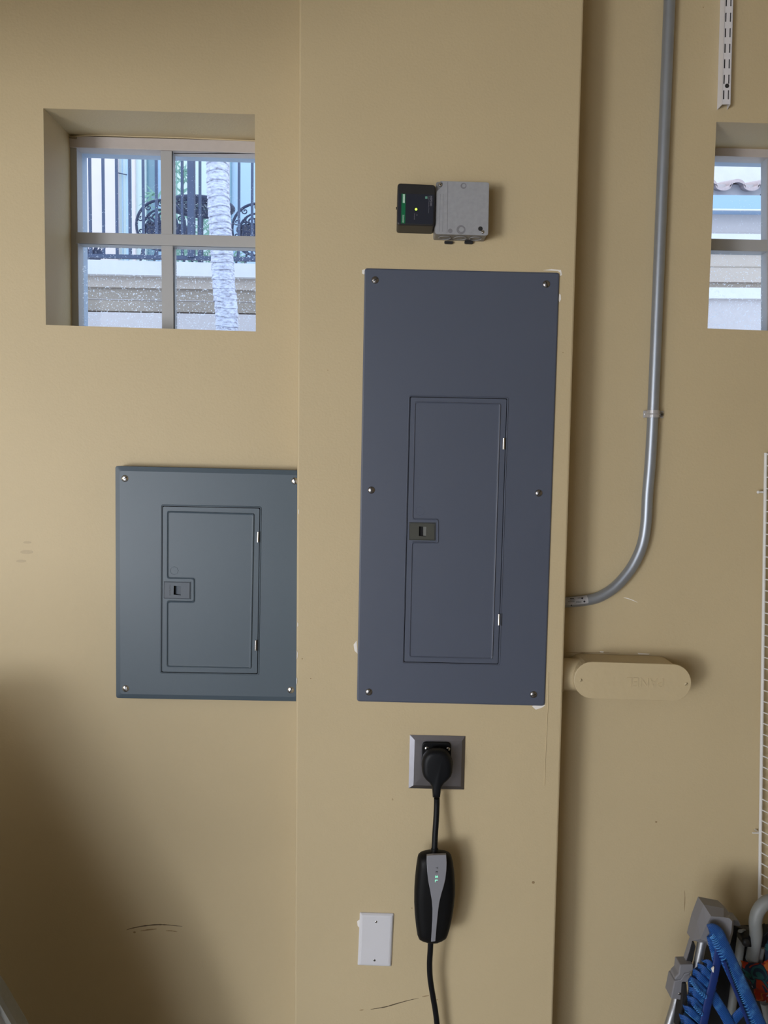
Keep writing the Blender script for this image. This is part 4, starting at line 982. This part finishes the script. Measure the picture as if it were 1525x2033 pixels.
bm = bmesh.new()
for k in range(-9, 10):
    d = k * 0.038; h = math.sqrt(max(0, TR ** 2 - d * d))
    if h > .03:
        box((tc_.x + d, 5.35, tc_.z), (0.009, 2 * h, 0.006), bm); box((tc_.x, 5.35 + d, tc_.z), (2 * h, 0.012, 0.006), bm)
for rr_ in (.12, .2, .29):
    tube([Vector((tc_.x + rr_ * math.cos(a), 5.35 + rr_ * math.sin(a), tc_.z)) for a in [2 * math.pi * k / 32 for k in range(32)]], 0.012, 6, closed=True, bm=bm)
new_obj('lattice_top', bm_mesh(bm), 'iron', tbt)
new_obj('top_rim', bm_mesh(tube([Vector((tc_.x + TR * math.cos(a), 5.35 + TR * math.sin(a), tc_.z)) for a in [2 * math.pi * k / 40 for k in range(40)]], 0.016, 8, closed=True)), 'iron', tbt, True)
new_obj('pedestal', bm_mesh(tube([Vector((tc_.x, 5.35, tc_.z)), Vector((tc_.x, 5.35, TZ + .02))], 0.025, 12)), 'iron', tbt, True)
new_obj('foot', bm_mesh(loft([[Vector((tc_.x + r_ * math.cos(a), 5.35 + r_ * math.sin(a), z_)) for a in [2 * math.pi * k / 24 for k in range(24)]] for r_, z_ in ((.2, TZ), (.2, TZ + .015), (.04, TZ + .05))])), 'iron', tbt)

# palm trunk
def trunk():
    keys = [(450.5, 657, 24.2), (447, 600, 24), (444, 560, 23.6), (440, 500, 23.2), (437.5, 450, 22.8), (434, 390, 22.2), (431.5, 313, 21.8)]
    PY = 3.25; P = []
    b0 = U(450.5, 657, PY); b1 = U(447, 600, PY); sl = (b1 - b0) / (b1.z - b0.z)
    foot = b0 + sl * (0.0 - b0.z) * 0.5; foot.z = 0.0
    pts = [foot] + [U(x, y, PY) for x, y, r in keys]; tpv = pts[-1] + Vector((-0.01, 0, 1.2)); pts.append(tpv); pts.append(tpv + Vector((0.02, 0, 1.0)))
    sm = smooth_path(pts, 60)
    # resample by height
    acc = [0];
    for a, b in zip(sm, sm[1:]): acc.append(acc[-1] + (b - a).length)
    step = 0.0045; n = int(acc[-1] / step); j = 0; rings = []
    ph = 0.0; per = 0.05
    for i in range(n):
        s_ = i * step
        while acc[j + 1] < s_: j += 1
        p = sm[j].lerp(sm[j + 1], (s_ - acc[j]) / (acc[j + 1] - acc[j] + 1e-9))
        ph += step / per
        if ph >= 1: ph -= 1; per = random.uniform(0.035, 0.06)
        r = 0.0735 - 0.0022 * p.z + (0.0035 * (1 - ph) ** 2 - 0.0035 * (ph > .9))
        rings.append([p + Vector((math.cos(a) * r * (1 + .02 * math.sin(3 * a + i * .05)), math.sin(a) * r, 0.006 * math.sin(a * 2 + i * 0.013))) for a in [2 * math.pi * k / 28 for k in range(28)]])
    return loft(rings)
def bark_mat():
    m = mat('blue_grey_palm_bark', (0.50, 0.52, 0.60), 0.9); nt = m.node_tree; b = nt.nodes['Principled BSDF']
    tc = nt.nodes.new('ShaderNodeTexCoord'); mp = nt.nodes.new('ShaderNodeMapping'); mp.inputs['Scale'].default_value = (3, 3, 9)
    n = nt.nodes.new('ShaderNodeTexNoise'); n.inputs['Scale'].default_value = 9; n.inputs['Detail'].default_value = 8; n.inputs['Roughness'].default_value = .7
    nt.links.new(tc.outputs['Object'], mp.inputs[0]); nt.links.new(mp.outputs[0], n.inputs['Vector'])
    r = nt.nodes.new('ShaderNodeValToRGB'); e = r.color_ramp.elements
    e[0].position = .33; e[0].color = (0.22, 0.19, 0.24, 1); e[1].position = .60; e[1].color = (0.72, 0.72, 0.80, 1); q = e.new(.45); q.color = (0.50, 0.49, 0.57, 1)
    nt.links.new(n.outputs['Fac'], r.inputs[0]); nt.links.new(r.outputs[0], b.inputs['Base Color'])
    return m
M['bark'] = bark_mat()
tk = new_obj('palm_tree', bm_mesh(trunk()), 'bark', None, True)
tag(tk, 'ringed grey palm trunk standing between the left window and the terrace', 'tree')

# house wall behind the terrace, with door frames, glass and shutters
HY = 7.2
hx = thing('neighbour_house', 'pale pink stucco house with white doors behind the terrace railing', 'house', (U(330, 500, HY).x, HY, TZ))
def vs(nm, x0, x1, Yf, Yb, m, parent=hx, y0=40, y1=560):
    """upright strip"""
    a, b = U(x0, 400, Yf), U(x1, 400, Yf); z0, z1 = TZ, U(300, y0, Yf).z
    return new_obj(nm, bm_mesh(box(((a.x + b.x) / 2, (Yf + Yb) / 2, (z0 + z1) / 2), (b.x - a.x, Yb - Yf, z1 - z0))), m, parent)
vs('stucco_wall', -1000, 1150, HY + .1, HY + .3, 'ext_pink')
vs('wall_pier', 60, 233, HY - .12, HY + .1, 'ext_pink')
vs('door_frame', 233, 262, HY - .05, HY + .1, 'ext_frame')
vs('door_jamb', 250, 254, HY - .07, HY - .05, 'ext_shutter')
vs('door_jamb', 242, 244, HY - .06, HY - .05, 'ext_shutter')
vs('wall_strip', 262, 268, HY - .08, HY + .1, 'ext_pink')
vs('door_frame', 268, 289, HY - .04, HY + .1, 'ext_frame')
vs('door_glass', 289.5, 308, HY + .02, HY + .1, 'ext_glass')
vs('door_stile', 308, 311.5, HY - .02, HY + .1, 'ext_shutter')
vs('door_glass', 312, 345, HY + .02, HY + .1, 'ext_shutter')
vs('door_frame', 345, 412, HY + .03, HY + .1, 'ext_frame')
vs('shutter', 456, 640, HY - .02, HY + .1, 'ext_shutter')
vs('shutter_edge', 456, 459, HY - .06, HY - .02, 'ext_glass')
new_obj('awning_bar', bm_mesh(tube([U(235, 343.5, HY - .1), U(252, 347, HY - .1)], 0.006, 8)), 'iron', hx)

# plants on the terrace
def plant(base, label, fronds, lf, seed, pot=True):
    random.seed(seed)
    t = thing('potted_palm', label, 'plant', (base.x, base.y, TZ))
    if pot: new_obj('pot', bm_mesh(loft([[Vector((base.x + r_ * math.cos(a), base.y + r_ * math.sin(a), z_)) for a in [2 * math.pi * k / 20 for k in range(20)]] for r_, z_ in ((.11, TZ), (.15, TZ + .26), (.16, TZ + .27), (.16, TZ + .3))])), 'bark_pot', t)
    b0 = Vector((base.x, base.y, TZ + .3))
    for (ang, L, h) in fronds:
        d = Vector((math.cos(ang), .35 * math.sin(ang * 2.3), 0)); bm = bmesh.new()
        P = [b0 + d * (L * s_ / 12) + Vector((0, 0, h * math.sin(min(1.0, s_ / 12 * 1.0) * math.pi * .62))) for s_ in range(13)]
        tube(P, 0.006, 5, bm=bm)
        for i in range(3, 13):
            tdir = (P[i] - P[i - 1]).normalized(); side = tdir.cross(Vector((0, 1, 0))).normalized()
            for s_ in (-1, 1):
                tip = P[i] + side * (s_ * lf * (1.1 - i / 22)) + tdir * lf * .7 + Vector((0, random.uniform(-.03, .03), -.02))
                w = tdir * 0.014
                A_ = [P[i] - w, P[i] + w, P[i].lerp(tip, .5) + w * 1.1, tip]
                loft([A_, [v + Vector((0, .003, 0)) for v in A_]], bm=bm)
        new_obj('frond', bm_mesh(bm), 'leaf', t)
    return t
plant(U(352, 470, 6.6), 'leafy potted palm beside the terrace doors, behind the left garden chair',
      [(math.pi * .5 + .9, .35, 1.0), (1.2, .22, 1.25), (.6, .3, .9), (2.0, .3, .8), (-.1, .4, .55), (2.9, .35, .6), (1.6, .1, 1.35)], .13, 3)
plant(U(402, 470, 6.2), 'low potted palm behind the round garden table, near the trunk',
      [(.5, .35, .45), (1.0, .3, .6), (2.2, .35, .5), (2.7, .4, .35), (1.5, .1, .65), (.1, .4, .3)], .11, 5)
def agave():
    c = U(178, 505, 4.25); t = thing('spiky_plant', 'dark spiky plant behind the railing at its left end', 'plant', (c.x, 4.25, TZ))
    random.seed(11)
    for k in range(13):
        a = math.radians(12 + 13 * k); L = random.uniform(.09, .14); tip = Vector((c.x + L * math.cos(a), 4.25 + random.uniform(-.05, .05), c.z + L * math.sin(a)))
        b0 = Vector((c.x, 4.25, TZ + .012)); md = b0.lerp(tip, .5); s_ = (tip - b0).normalized().cross(Vector((0, 1, 0))) * .02
        A_ = [b0 - s_ * .6, b0 + s_ * .6, md + s_, tip, md - s_]
        new_obj('leaf', bm_mesh(loft([A_, [v + Vector((0, .006, 0)) for v in A_]])), 'iron', t)
agave()

# ------------------------------------------------------------ outdoors: tiled eave behind window 2
EY = 4.0
ev = thing('neighbour_eave', 'stucco wall with clay tile edge and blue gutter seen through the right window', 'house', (U(1600, 600, EY).x, EY, 0.0))
def h2(nm, y0, y1, Yf, Yb, m, xl=1150, xr=2700, sl=.010):
    return new_obj(nm, bm_mesh(slab([(xl, y0 + (xl - 1460) * sl), (xr, y0 + (xr - 1460) * sl), (xr, y1 + (xr - 1460) * sl), (xl, y1 + (xl - 1460) * sl)], Yf, Yb)), m, ev)
h2('upper_wall', 150, 420, EY + .5, EY + .7, 'ext_white')
h2('fascia', 366, 388, EY + .10, EY + .3, 'ext_lav')
h2('gutter', 387.5, 417, EY - .06, EY + .08, 'gutter')
h2('gutter_lip', 414.5, 417.5, EY - .075, EY - .06, 'ext_white')
h2('frieze', 417.5, 464, EY + .04, EY + .3, 'ext_lav')
h2('ledge', 464, 500, EY - .02, EY + .3, 'ext_white')
h2('lower_wall', 500, 560, EY + .0, EY + .3, 'ext_beige')
h2('score_line', 529, 530.5, EY - .003, EY + .0, 'ext_brown')
h2('brown_band', 560, 571, EY + .02, EY + .3, 'ext_brown')
h2('string_course', 571, 592.5, EY - .03, EY + .3, 'ext_white')
zz = U(1460, 592, EY).z; xa, xb = U(1150, 592, EY).x, U(2700, 592, EY).x
new_obj('base_wall', bm_mesh(box(((xa + xb) / 2, EY + .15, zz / 2), (xb - xa, 0.3, zz))), 'ext_lav', ev)
# row of barrel tiles, each end is a curved shell
def tile(x, up_):
    k_ = pxm(EY + .05); bm = bmesh.new(); r_ = 15.5; n = 10; A_ = []; B_ = []
    for i in range(n + 1):
        a = math.pi * i / n
        yy = (368 - 13 * math.sin(a)) if up_ else (363 + 9 * math.sin(a)); base = x - r_ * math.cos(a)
        A_.append((base, yy + (x - 1460) * .01))
    B_ = [(px_, py_ + 6.5) for px_, py_ in A_]
    poly_ = A_ + B_[::-1]
    f_ = prn(poly_, EY + .03, EY + .03); bk = [v + Vector((0, .46, .12)) for v in f_]
    new_obj('roof_tile', bm_mesh(loft([f_, bk])), 'tile', ev)
for k in range(-6, 22):
    tile(1465 + 56 * k, True); tile(1465 + 28 + 56 * k, False)
new_obj('drip_hole', bm_mesh(slab(circ(1512, 387, 2.2, 10), EY + .095, EY + .105)), 'slot', ev)
